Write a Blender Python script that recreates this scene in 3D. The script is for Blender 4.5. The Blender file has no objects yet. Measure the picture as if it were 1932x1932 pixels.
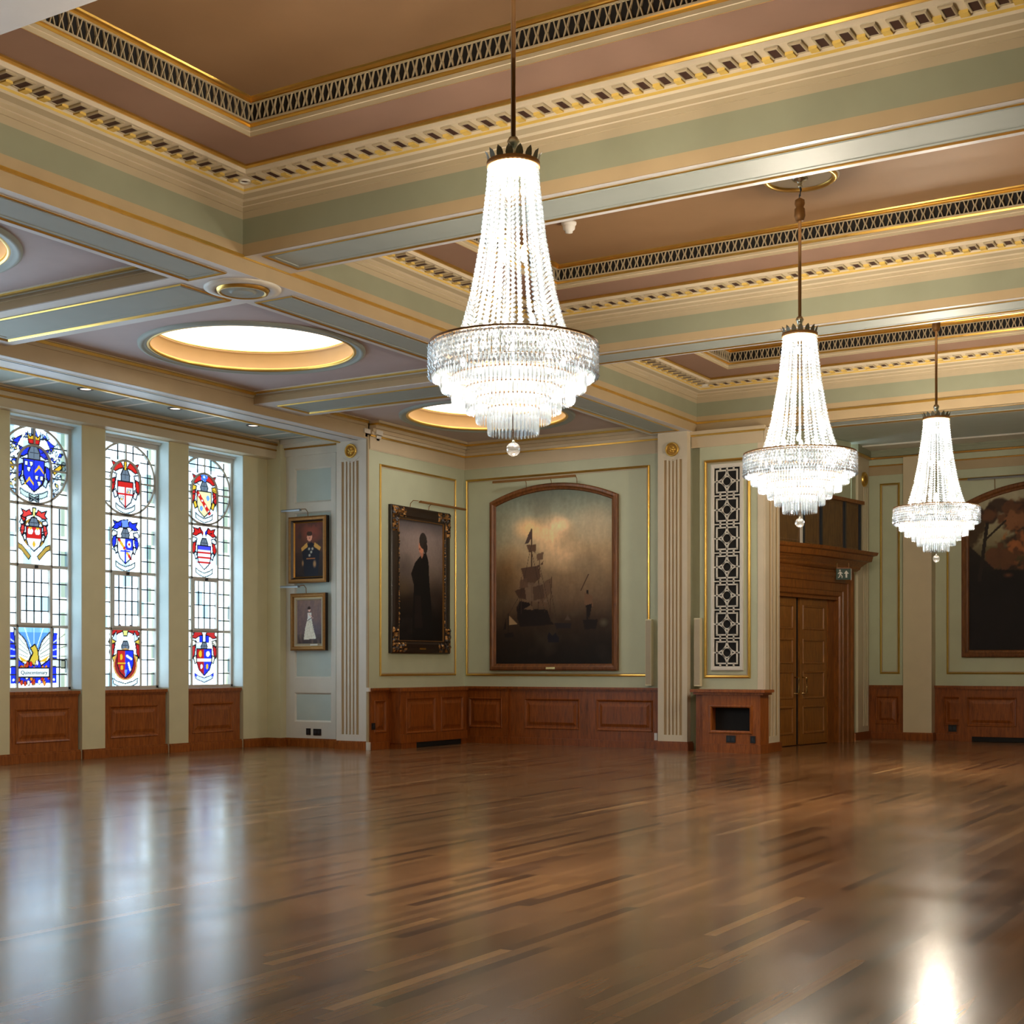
import bpy, math, random
import numpy as np
from mathutils import Vector
random.seed(7); rng = np.random.default_rng(11)
C = bpy.context.scene.collection
PI = math.pi

# ------------------------------------------------------------------ materials
def lin(r, g, b):
    f = lambda c: (c/255/12.92) if c/255 <= .04045 else ((c/255+.055)/1.055)**2.4
    return (f(r), f(g), f(b), 1)
M = {}
def newmat(name):
    m = bpy.data.materials.new(name); m.use_nodes = True
    nt = m.node_tree; b = nt.nodes.get('Principled BSDF'); M[name] = m
    return m, nt, b
def paint(name, col, rough=.45, var=.08, bump=.02, metal=0.0, scale=3.0, spec=.5):
    m, nt, b = newmat(name); N, L = nt.nodes, nt.links
    tc = N.new('ShaderNodeTexCoord'); no = N.new('ShaderNodeTexNoise'); no.inputs['Scale'].default_value = scale; no.inputs['Detail'].default_value = 4
    L.new(tc.outputs['Object'], no.inputs['Vector'])
    mx = N.new('ShaderNodeMix'); mx.data_type = 'RGBA'
    c = lin(*col); mx.inputs[6].default_value = tuple(x*(1-var) for x in c[:3])+(1,); mx.inputs[7].default_value = tuple(min(1, x*(1+var)) for x in c[:3])+(1,)
    L.new(no.outputs['Fac'], mx.inputs[0]); L.new(mx.outputs[2], b.inputs['Base Color'])
    b.inputs['Roughness'].default_value = rough; b.inputs['Metallic'].default_value = metal; b.inputs['Specular IOR Level'].default_value = spec
    if bump:
        n2 = N.new('ShaderNodeTexNoise'); n2.inputs['Scale'].default_value = 60; L.new(tc.outputs['Object'], n2.inputs['Vector'])
        bp = N.new('ShaderNodeBump'); bp.inputs['Strength'].default_value = bump*4; bp.inputs['Distance'].default_value = .004
        L.new(n2.outputs['Fac'], bp.inputs['Height']); L.new(bp.outputs['Normal'], b.inputs['Normal'])
    return m
def wood(name, dark, light, rough=.32, sc=(5, 5, .7)):
    m, nt, b = newmat(name); N, L = nt.nodes, nt.links
    tc = N.new('ShaderNodeTexCoord'); mp = N.new('ShaderNodeMapping'); mp.inputs['Scale'].default_value = sc
    no = N.new('ShaderNodeTexNoise'); no.inputs['Scale'].default_value = 5; no.inputs['Detail'].default_value = 7; no.inputs['Roughness'].default_value = .62; no.inputs['Distortion'].default_value = .6
    L.new(tc.outputs['Object'], mp.inputs[0]); L.new(mp.outputs[0], no.inputs['Vector'])
    cr = N.new('ShaderNodeValToRGB'); cr.color_ramp.elements[0].position = .32; cr.color_ramp.elements[0].color = lin(*dark); cr.color_ramp.elements[1].position = .7; cr.color_ramp.elements[1].color = lin(*light)
    L.new(no.outputs['Fac'], cr.inputs[0]); L.new(cr.outputs[0], b.inputs['Base Color']); b.inputs['Roughness'].default_value = rough
    return m
def vcol(name, rough=.5):
    m, nt, b = newmat(name); a = nt.nodes.new('ShaderNodeVertexColor'); a.layer_name = 'Col'
    nt.links.new(a.outputs['Color'], b.inputs['Base Color']); b.inputs['Roughness'].default_value = rough
    return m

paint('sage', (192, 196, 166), .5)
paint('sage_beam', (146, 149, 125), .5)
paint('sage_grey', (160, 168, 162), .58)
paint('soffit_daylit', (214, 212, 212), .4)  # beam cream whitened: window daylight on the soffits put into the colour
paint('cream', (182, 167, 138), .45)
paint('pilaster_cream', (216, 202, 176), .45)
paint('tan_wall', (206, 188, 156), .45)
paint('tan', (180, 158, 122), .45)
paint('tan_flute', (178, 150, 106), .5)
paint('offwhite', (222, 216, 204), .42)
paint('mint', (196, 208, 202), .5)
paint('pier', (216, 208, 170), .5)
paint('reveal', (222, 238, 238), .5)
paint('plum', (152, 120, 104), .6)
paint('plum_dark', (138, 106, 74), .6)
paint('mauve', (192, 178, 180), .6)
paint('maroon', (58, 24, 20), .6)
paint('void', (14, 11, 10), .8, bump=0)
paint('gold', (228, 188, 98), .3, var=.12, bump=0, metal=.9, scale=9)
paint('gold_dull', (176, 128, 56), .42, var=.25, bump=.1, metal=.75, scale=25)
paint('gold_paint', (222, 190, 100), .5, var=.15)
paint('brass', (150, 108, 60), .5, bump=0, metal=.4)
paint('gold_old', (156, 112, 60), .45, var=.3, bump=.1, metal=.55, scale=25)
paint('brass_bright', (206, 176, 120), .22, bump=0, metal=1)
paint('silver', (190, 186, 170), .25, bump=0, metal=1)
paint('bronze', (112, 108, 90), .4, bump=0, metal=.3)
paint('steel_dark', (52, 58, 66), .35, bump=0, metal=.3)
paint('lead', (66, 74, 80), .5, bump=0)
paint('winframe', (196, 188, 176), .4, bump=0)
paint('plastic_white', (228, 226, 220), .4, bump=0)
paint('plastic_black', (22, 22, 24), .4, bump=0)
paint('speaker', (232, 222, 186), .5, bump=0)
paint('exit_green', (8, 56, 36), .4, bump=0)
paint('frame_ebony', (42, 28, 20), .35, var=.3)
paint('drum', (206, 160, 100), .5)  # cream made yellower, warm cove glow put into the paint
paint('shade_grey', (150, 156, 160), .35, metal=.6, bump=0)
wood('wood_red', (120, 60, 18), (174, 98, 38), .33)
wood('wood_dark', (110, 54, 14), (158, 84, 28), .36)
wood('wood_case', (108, 60, 18), (154, 92, 34), .36)
wood('wood_door', (120, 74, 26), (164, 106, 44), .36)
wood('wood_screen', (88, 62, 34), (128, 94, 52), .4)
wood('wood_frame', (92, 52, 24), (136, 84, 42), .36)
vcol('oil_paint', .6); M['oil_paint'].node_tree.nodes['Principled BSDF'].inputs['Specular IOR Level'].default_value = .25

def emit(name, col, strength):
    m, nt, b = newmat(name); b.inputs['Base Color'].default_value = (*col[:3], 1)
    b.inputs['Emission Color'].default_value = (*col[:3], 1); b.inputs['Emission Strength'].default_value = strength
    return m
emit('dome_light', (1, .97, .92), 1.5)
emit('downlight', (1, .84, .70), 1.0)
emit('bulb', (1, .95, .88), 40)

# crystal: part clear, part scattering, part mirror facets
m, nt, b = newmat('crystal'); N, L = nt.nodes, nt.links
out = N['Material Output']
tr = N.new('ShaderNodeBsdfTranslucent'); tr.inputs[0].default_value = (.21, .24, .27, 1)
gl = N.new('ShaderNodeBsdfGlossy'); gl.inputs['Roughness'].default_value = .12; gl.inputs[0].default_value = (.84, .92, 1, 1)
tp = N.new('ShaderNodeBsdfTransparent'); tp.inputs[0].default_value = (.97, .97, .97, 1)
m1 = N.new('ShaderNodeMixShader'); m1.inputs[0].default_value = .66
m2 = N.new('ShaderNodeMixShader'); m2.inputs[0].default_value = .44
L.new(tr.outputs[0], m1.inputs[1]); L.new(gl.outputs[0], m1.inputs[2]); L.new(m1.outputs[0], m2.inputs[1]); L.new(tp.outputs[0], m2.inputs[2]); L.new(m2.outputs[0], out.inputs[0])
m, nt, b = newmat('crystal_ball'); N, L = nt.nodes, nt.links
tr = N.new('ShaderNodeBsdfTranslucent'); gl = N.new('ShaderNodeBsdfGlossy'); gl.inputs['Roughness'].default_value = .03; tp = N.new('ShaderNodeBsdfTransparent')
m1 = N.new('ShaderNodeMixShader'); m1.inputs[0].default_value = .88; m2 = N.new('ShaderNodeMixShader'); m2.inputs[0].default_value = .5
L.new(tr.outputs[0], m1.inputs[1]); L.new(gl.outputs[0], m1.inputs[2]); L.new(m1.outputs[0], m2.inputs[1]); L.new(tp.outputs[0], m2.inputs[2]); L.new(m2.outputs[0], N['Material Output'].inputs[0])

# leaded glass: clear coloured glass, colour kept per quarry / per painted piece
m, nt, b = newmat('stained_glass'); N, L = nt.nodes, nt.links
out = N['Material Output']; a = N.new('ShaderNodeVertexColor'); a.layer_name = 'Col'
tp = N.new('ShaderNodeBsdfTransparent'); L.new(a.outputs['Color'], tp.inputs[0])
gl = N.new('ShaderNodeBsdfGlossy'); gl.inputs['Roughness'].default_value = .1
mx = N.new('ShaderNodeMixShader'); mx.inputs[0].default_value = .04
L.new(tp.outputs[0], mx.inputs[1]); L.new(gl.outputs[0], mx.inputs[2]); L.new(mx.outputs[0], out.inputs[0])

# floor boards along Y
m, nt, b = newmat('floor_boards'); N, L = nt.nodes, nt.links
def math_(op, a, bb=None, c=None):
    n = N.new('ShaderNodeMath'); n.operation = op
    for i, v in enumerate((a, bb, c)):
        if v is None: continue
        if isinstance(v, (int, float)): n.inputs[i].default_value = v
        else: L.new(v, n.inputs[i])
    return n.outputs[0]
tc = N.new('ShaderNodeTexCoord'); sp = N.new('ShaderNodeSeparateXYZ'); L.new(tc.outputs['Object'], sp.inputs[0])
xs = math_('DIVIDE', sp.outputs[0], .076); ix = math_('FLOOR', xs); fx = math_('FRACT', xs)
w1 = N.new('ShaderNodeTexWhiteNoise'); w1.noise_dimensions = '1D'; L.new(ix, w1.inputs['W'])
ys = math_('ADD', math_('DIVIDE', sp.outputs[1], 1.5), math_('MULTIPLY', w1.outputs['Value'], 17.3)); iy = math_('FLOOR', ys); fy = math_('FRACT', ys)
cb = N.new('ShaderNodeCombineXYZ'); L.new(ix, cb.inputs[0]); L.new(iy, cb.inputs[1])
w2 = N.new('ShaderNodeTexWhiteNoise'); w2.noise_dimensions = '2D'; L.new(cb.outputs[0], w2.inputs['Vector'])
cr = N.new('ShaderNodeValToRGB'); e = cr.color_ramp.elements
e[0].position = 0; e[0].color = lin(74, 48, 32); e[1].position = 1; e[1].color = lin(176, 136, 92)
for p, c in ((.05, (90, 60, 40)), (.11, (112, 78, 50)), (.5, (122, 86, 55)), (.9, (135, 97, 62)), (.985, (145, 106, 69))):
    q = e.new(p); q.color = lin(*c)
L.new(w2.outputs['Value'], cr.inputs[0])
mp = N.new('ShaderNodeMapping'); mp.inputs['Scale'].default_value = (26, 1.4, 1); L.new(tc.outputs['Object'], mp.inputs[0])
gn = N.new('ShaderNodeTexNoise'); gn.inputs['Scale'].default_value = 2.2; gn.inputs['Detail'].default_value = 6; L.new(mp.outputs[0], gn.inputs['Vector'])
gf = N.new('ShaderNodeMapRange'); gf.inputs[3].default_value = .80; gf.inputs[4].default_value = 1.2; L.new(gn.outputs['Fac'], gf.inputs[0])
ml = N.new('ShaderNodeMix'); ml.data_type = 'RGBA'; ml.blend_type = 'MULTIPLY'; ml.inputs[0].default_value = 1
L.new(cr.outputs[0], ml.inputs[6]); L.new(gf.outputs[0], ml.inputs[7])
seam = math_('MINIMUM', math_('GREATER_THAN', fx, .035), math_('GREATER_THAN', fy, .004))
sm = N.new('ShaderNodeMapRange'); sm.inputs[3].default_value = .45; sm.inputs[4].default_value = 1; L.new(seam, sm.inputs[0])
m3 = N.new('ShaderNodeMix'); m3.data_type = 'RGBA'; m3.blend_type = 'MULTIPLY'; m3.inputs[0].default_value = 1
L.new(ml.outputs[2], m3.inputs[6]); L.new(sm.outputs[0], m3.inputs[7]); L.new(m3.outputs[2], b.inputs['Base Color'])
rn = N.new('ShaderNodeTexNoise'); rn.inputs['Scale'].default_value = .9; rn.inputs['Detail'].default_value = 5; L.new(tc.outputs['Object'], rn.inputs['Vector'])
rr = N.new('ShaderNodeMapRange'); rr.inputs[1].default_value = .3; rr.inputs[2].default_value = .7; rr.inputs[3].default_value = .155; rr.inputs[4].default_value = .225; L.new(rn.outputs['Fac'], rr.inputs[0]); L.new(rr.outputs[0], b.inputs['Roughness'])
mp2 = N.new('ShaderNodeMapping'); mp2.inputs['Scale'].default_value = (34, 6, 1); L.new(tc.outputs['Object'], mp2.inputs[0])
bn = N.new('ShaderNodeTexNoise'); bn.inputs['Scale'].default_value = 1.6; bn.inputs['Detail'].default_value = 3; L.new(mp2.outputs[0], bn.inputs['Vector'])
hh = math_('ADD', math_('MULTIPLY', bn.outputs['Fac'], .8), math_('MULTIPLY', w2.outputs['Value'], .03))
bp = N.new('ShaderNodeBump'); bp.inputs['Strength'].default_value = .09; bp.inputs['Distance'].default_value = .0022
L.new(hh, bp.inputs['Height']); L.new(bp.outputs['Normal'], b.inputs['Normal'])
b.inputs['Specular IOR Level'].default_value = .5

# ------------------------------------------------------------------ mesh helper
class MB:
    def __init__(s): s.v = []; s.f = []; s.m = []; s.sm = []
    def face(s, pts, mat, smooth=False):
        n = len(s.v); s.v += [tuple(p) for p in pts]; s.f.append(tuple(range(n, n+len(pts)))); s.m.append(mat); s.sm.append(smooth)
    def box(s, x0, x1, y0, y1, z0, z1, mat, T=None):
        T = T or (lambda a, b_, c: (a, b_, c))
        n = len(s.v)
        for z in (z0, z1):
            for x, y in ((x0, y0), (x1, y0), (x1, y1), (x0, y1)): s.v.append(T(x, y, z))
        for q in ((3, 2, 1, 0), (4, 5, 6, 7), (0, 1, 5, 4), (1, 2, 6, 5), (2, 3, 7, 6), (3, 0, 4, 7)):
            s.f.append(tuple(n+i for i in q)); s.m.append(mat); s.sm.append(False)
        return s
    def loop(s, T, path, prof, mats, fill=None, closed=True):
        """sweep profile [(inset,out)] round a 2D path with mitred corners; mats: one or per segment"""
        if closed and not isinstance(path, list): path = list(path)
        n = len(path); nor = []
        for i in range(n):
            a, b_, c = path[(i-1) % n], path[i], path[(i+1) % n]
            if not closed and i == 0: a = (2*b_[0]-c[0], 2*b_[1]-c[1])
            if not closed and i == n-1: c = (2*b_[0]-a[0], 2*b_[1]-a[1])
            d1 = Vector((b_[0]-a[0], b_[1]-a[1])).normalized(); d2 = Vector((c[0]-b_[0], c[1]-b_[1])).normalized()
            n1 = Vector((-d1.y, d1.x)); n2 = Vector((-d2.y, d2.x)); q = n1+n2
            q = q/max(.2, q.dot(n1)); nor.append(q)
        rings = [[T(path[i][0]+nor[i].x*d, path[i][1]+nor[i].y*d, w) for i in range(n)] for d, w in prof]
        for k in range(len(prof)-1):
            mt = mats if isinstance(mats, str) else mats[k]
            if mt is None: continue
            for i in range(n if closed else n-1):
                j = (i+1) % n
                s.face((rings[k][i], rings[k][j], rings[k+1][j], rings[k+1][i]), mt)
        if fill: s.face(rings[-1], fill)
        return s
    def rect(s, T, u0, u1, v0, v1, prof, mats, fill=None):
        return s.loop(T, [(u0, v0), (u1, v0), (u1, v1), (u0, v1)], prof, mats, fill)
    def lathe(s, c, prof, n, mat, smooth=True, a0=0, a1=2*PI, T=None):
        T = T or (lambda x, y, z: (c[0]+x, c[1]+y, c[2]+z))
        full = abs(a1-a0-2*PI) < 1e-6; base = len(s.v); k = n if full else n+1
        for r, z in prof:
            for i in range(k):
                a = a0+(a1-a0)*i/n; s.v.append(T(r*math.cos(a), r*math.sin(a), z))
        for j in range(len(prof)-1):
            for i in range(n):
                i2 = (i+1) % k
                s.f.append((base+j*k+i, base+j*k+i2, base+(j+1)*k+i2, base+(j+1)*k+i)); s.m.append(mat); s.sm.append(smooth)
        return s
    def tube(s, pts, r, mat, n=8):
        pts = [Vector(p) for p in pts]; base = len(s.v)
        for i, p in enumerate(pts):
            d = (pts[min(i+1, len(pts)-1)]-pts[max(i-1, 0)]).normalized()
            u = d.cross(Vector((0, 0, 1)));
            if u.length < .01: u = d.cross(Vector((1, 0, 0)))
            u.normalize(); w = d.cross(u)
            for k in range(n):
                a = 2*PI*k/n; s.v.append(tuple(p+u*(r*math.cos(a))+w*(r*math.sin(a))))
        for i in range(len(pts)-1):
            for k in range(n):
                k2 = (k+1) % n
                s.f.append((base+i*n+k, base+i*n+k2, base+(i+1)*n+k2, base+(i+1)*n+k)); s.m.append(mat); s.sm.append(True)
        s.f.append(tuple(base+k for k in range(n))); s.m.append(mat); s.sm.append(False)
        s.f.append(tuple(base+(len(pts)-1)*n+k for k in range(n))); s.m.append(mat); s.sm.append(False)
        return s
    def bar(s, T, p, q, wd, dep, mat):
        """flat bar between two 2D points, width wd, standing dep proud"""
        d = Vector((q[0]-p[0], q[1]-p[1])); nn = Vector((-d.y, d.x)).normalized()*(wd/2)
        c = [(p[0]+nn.x, p[1]+nn.y), (p[0]-nn.x, p[1]-nn.y), (q[0]-nn.x, q[1]-nn.y), (q[0]+nn.x, q[1]+nn.y)]
        lo = [T(*k, 0) for k in c]; hi = [T(*k, dep) for k in c]
        s.face(hi, mat)
        for i in range(4): s.face((lo[i], lo[(i+1) % 4], hi[(i+1) % 4], hi[i]), mat)
        return s
    def prism(s, T, poly, w0, w1, mat):
        lo = [T(*k, w0) for k in poly]; hi = [T(*k, w1) for k in poly]; n = len(poly)
        s.face(hi, mat); s.face(lo[::-1], mat)
        for i in range(n): s.face((lo[i], lo[(i+1) % n], hi[(i+1) % n], hi[i]), mat)
        return s
    def octa(s, c, r, mat, rz=None):
        n = len(s.v); rz = rz or r; x, y, z = c
        s.v += [(x+r, y, z), (x, y+r, z), (x-r, y, z), (x, y-r, z), (x, y, z+rz), (x, y, z-rz)]
        for q in ((0, 1, 4), (1, 2, 4), (2, 3, 4), (3, 0, 4), (1, 0, 5), (2, 1, 5), (3, 2, 5), (0, 3, 5)):
            s.f.append(tuple(n+i for i in q)); s.m.append(mat); s.sm.append(False)
        return s
    def build(s, name, parent=None, org=(0, 0, 0), label=None):
        me = bpy.data.meshes.new(name); o3 = np.array(org)
        me.from_pydata([tuple(np.array(p)-o3) for p in s.v] if any(org) else s.v, [], s.f)
        names = []
        for x in s.m:
            if x not in names: names.append(x)
        for x in names: me.materials.append(M[x])
        me.polygons.foreach_set('material_index', [names.index(x) for x in s.m])
        me.polygons.foreach_set('use_smooth', s.sm); me.update()
        o = bpy.data.objects.new(name, me); C.objects.link(o)
        if parent: o.parent = parent
        else: o.location = org
        if label: o['label'] = label
        return o
def struct(o): o['kind'] = 'structure'; return o
def thing(name, label, cat, loc, group=None, rz=0):
    o = bpy.data.objects.new(name, None); C.objects.link(o); o.location = loc; o.rotation_euler = (0, 0, rz); o.empty_display_size = .1
    return tag(o, label, cat, group)
def tag(o, label, cat, group=None):
    o['label'] = label; o['category'] = cat
    if group: o['group'] = group
    return o
# plane maps: (u to the viewer's right, v up, w out of the wall)
def onY(Y): return lambda u, v, w: (u, Y-w, v)          # wall facing the camera side
def onX(X): return lambda u, v, w: (X+w, u, v)          # wall facing +X
def down(Z): return lambda u, v, w: (u, v, Z-w)         # ceiling, w downwards
BEAD = [(0, 0), (.004, .014), (.017, .022), (.030, .014), (.034, 0)]
def bead(k=1.0): return [(a*k, b_*k) for a, b_ in BEAD]
PANEL = [(0, 0), (.012, .014), (.03, .004), (.045, -.012), (.075, -.012), (.13, .006)]   # moulded and fielded wood panel
FLATP = [(0, 0), (.01, .008), (.028, -.006), (.03, -.022)]

# ------------------------------------------------------------------ painting on a vertex grid
class Canvas:
    def __init__(s, U, V, base):
        s.U, s.V = U, V; s.c = np.zeros(U.shape+(3,)); s.c[:] = np.array(base)/255.
    def blend(s, mask, col, a=1.0):
        k = (mask*a)[..., None]; s.c = s.c*(1-k)+np.array(col)/255.*k
    def poly(s, pts, col, a=1.0):
        ins = np.zeros(s.U.shape, bool); n = len(pts)
        for i in range(n):
            (x1, y1), (x2, y2) = pts[i], pts[(i+1) % n]
            if y1 == y2: continue
            cond = ((y1 > s.V) != (y2 > s.V)) & (s.U < (x2-x1)*(s.V-y1)/(y2-y1)+x1); ins ^= cond
        s.blend(ins.astype(float), col, a)
    def polyo(s, pts, col, w=.012, oc=(20, 20, 26)):
        s.poly(pts, col); n = len(pts)
        for i in range(n): s.line(pts[i], pts[(i+1) % n], w*1.8, oc)
    def line(s, p, q, w, col, a=1.0):
        d = np.array(q, float)-np.array(p, float); L2 = max(1e-9, d@d)
        t = np.clip(((s.U-p[0])*d[0]+(s.V-p[1])*d[1])/L2, 0, 1)
        r = np.hypot(s.U-p[0]-t*d[0], s.V-p[1]-t*d[1]); s.blend((r < w/2).astype(float), col, a)
    def ell(s, x, y, rx, ry, col, soft=0.0, a=1.0):
        r = np.hypot((s.U-x)/rx, (s.V-y)/ry)
        s.blend(np.clip((1-r)/soft, 0, 1) if soft else (r < 1).astype(float), col, a)
    def band(s, y0, y1, c0, c1):
        t = np.clip((s.V-y0)/(y1-y0), 0, 1)[..., None]; m_ = ((s.V >= min(y0, y1)) & (s.V <= max(y0, y1))).astype(float)[..., None]
        s.c = s.c*(1-m_)+m_*(np.array(c0)*(1-t)+np.array(c1)*t)/255.
    def noise(s, sx, sy, amp, col=None):
        ext = lambda A: (A-A.min())/(np.ptp(A)+1e-9)
        tot = 0; am = 1
        for o in range(3):
            nx, ny = max(2, int(sx*2**o)), max(2, int(sy*2**o)); g = rng.random((ny+1, nx+1)); x = ext(s.U)*(nx-1e-3); y = ext(s.V)*(ny-1e-3)
            i, j = x.astype(int), y.astype(int); fx, fy = x-i, y-j; fx = fx*fx*(3-2*fx); fy = fy*fy*(3-2*fy)
            tot = tot+am*((g[j, i]*(1-fx)+g[j, i+1]*fx)*(1-fy)+(g[j+1, i]*(1-fx)+g[j+1, i+1]*fx)*fy); am *= .5
        tot /= 1.75
        if col is None: s.c = s.c*(1+amp*(tot-.5)*2)[..., None]
        else: s.blend(np.clip((tot-.5)*4, 0, 1), col, amp)
        return tot
def grid_mesh(name, P, cols, mat, parent, org=(0, 0, 0)):
    ny, nx = P.shape[:2]; me = bpy.data.meshes.new(name)
    idx = np.arange(ny*nx).reshape(ny, nx)
    F = np.stack([idx[:-1, :-1], idx[:-1, 1:], idx[1:, 1:], idx[1:, :-1]], -1).reshape(-1, 4)
    me.from_pydata((P.reshape(-1, 3)-np.array(org)).tolist(), [], F.tolist())
    c = np.clip(cols.reshape(-1, 3), 0, 1); c = np.where(c <= .04045, c/12.92, ((c+.055)/1.055)**2.4)
    at = me.color_attributes.new('Col', 'FLOAT_COLOR', 'POINT'); at.data.foreach_set('color', np.concatenate([c, np.ones((len(c), 1))], 1).astype(np.float32).ravel())
    me.materials.append(M[mat]); o = bpy.data.objects.new(name, me); C.objects.link(o); o.parent = parent
    return o
def canvas_rect(u0, u1, v0, v1, res, base, top=None):
    nx = int((u1-u0)/res)+2; ny = int((v1-v0)/res)+2
    U = np.linspace(u0, u1, nx)[None, :].repeat(ny, 0); t = np.linspace(0, 1, ny)[:, None].repeat(nx, 1)
    tp_ = v1 if top is None else top(U); V = v0+t*(tp_-v0)
    return Canvas(U, V, base)
def hang(cv, T, w, name, parent, mat='oil_paint', org=(0, 0, 0)):
    if mat == 'oil_paint': cv.c = np.clip(cv.c*np.array([1.22, 1.26, 1.42])+.012, 0, 1)
    X, Y, Z = T(cv.U, cv.V, w); P = np.stack([np.broadcast_to(X, cv.U.shape), np.broadcast_to(Y, cv.U.shape), np.broadcast_to(Z, cv.U.shape)], -1)
    return grid_mesh(name, P, cv.c, mat, parent, org)

# ------------------------------------------------------------------ key dimensions (metres; X across the hall, Y along it)
XW, XP, XA0, XA1, XR = -17.45, -15.0, -10.85, -10.05, -.2
YRET, YE, YG, YD, XD = 20.05, 22.85, 22.75, 28.4, -8.75
ZB, ZA, ZC = 5.82, 5.65, 5.85
BAYS = [(6.3, 11.05, 6.57), (11.8, 17.0, 6.48), (17.7, 22.85, 6.50)]
WINS = [(14.03, 15.43), (15.91, 17.34), (17.80, 19.20)]
ADDED_WINS = [(12.15, 13.55), (10.27, 11.67), (8.39, 9.79), (6.51, 7.91)]  # unseen windows continuing the row, added to bring daylight into the aisle

# ------------------------------------------------------------------ floor
struct(MB().box(-18.1, 6, -7, 29, -.1, 0, 'floor_boards').build('floor'))

# ------------------------------------------------------------------ main ceiling with its coffers and beams
top = MB()
top.face([(-10.9, -7, 6.95), (6, -7, 6.95), (6, 23.7, 6.95), (-10.9, 23.7, 6.95)], 'plum_dark')
ceiling = struct(top.build('ceiling'))
beams = MB()
# longitudinal beams (nave side), left and right
for (a, b_) in ((XA0, XA1), (XR, XR+.8)):
    beams.box(a, b_, -7, YE, ZA, ZB, 'tan'); beams.box(a+.012, b_-.012, -7, YE, ZB-.001, 6.9, 'cream'); beams.box(a+.001, b_-.001, -7, YE, ZA-.004, ZA-.001, 'soffit_daylit')  # thin bottom plate carries the painted daylight
for y0, y1 in ((5.55, 6.3), (11.05, 11.8), (17.0, 17.7)):
    beams.box(XA1+.002, XR-.002, y0+.012, y1-.012, ZB+.001, 6.9, 'tan'); beams.face([(XA1, y0, ZB), (XR, y0, ZB), (XR, y1, ZB), (XA1, y1, ZB)], 'tan'); beams.face([(XA1, y0+.001, ZB-.003), (XR, y0+.001, ZB-.003), (XR, y1-.001, ZB-.003), (XA1, y1-.001, ZB-.003)], 'soffit_daylit')
beams.box(XA0, XR+.8, YE+.003, 23.65, ZA, ZB-.002, 'tan'); beams.box(XA0, XR+.8, YE+.012, 23.6, ZB-.002, 6.9, 'tan')
beams.build('cross_beam', ceiling)
# flat ceiling of the first bay (above and behind the viewpoint)
MB().box(XA1, XR, -7, 5.55, 6.5, 6.6, 'plum').build('ceiling_panel', ceiling)
gl_ = MB()
for x, sgn in ((XA1, 1), (XR, -1)):
    for dz in (0,):
        gl_.box(x-.001*sgn if sgn > 0 else x-.02, x+.02 if sgn > 0 else x+.001, -7, YE, ZB-.02, ZB+.016, 'gold')
gl_.box(XA1, XR, YE-.02, YE, ZB-.02, ZB+.016, 'gold')
gl_.build('gilded_line', ceiling)
def soffit_panel(mb, x0, x1, y0, y1, z, field='sage_grey', k=1.0):
    mb.rect(down(z), x0, x1, y0, y1, [(0, 0), (.0, .006*k), (.012, .016*k), (.026*k, .010), (.034*k, .002), (.06*k, .002), (.065*k, .008), (.095*k, .008), (.10*k, .002)],
            ['cream', 'gold', 'gold', 'gold', field, field, field, field], field)
pan = MB()
for y0, y1 in ((11.05, 11.8), (17.0, 17.7)):
    soffit_panel(pan, XA1+.2, XR-.2, y0+.07, y1-.1, ZB-.004)
soffit_panel(pan, XA1+.2, XR-.2, YE+.12, 23.5, ZA)
for y0, y1 in ((-6, 4.8), (6.05, 10.95), (12.0, 16.85), (18.0, 22.4)):
    soffit_panel(pan, -10.74, -10.18, y0, y1, ZA-.005)
pan.build('soffit_panel', ceiling)

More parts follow.
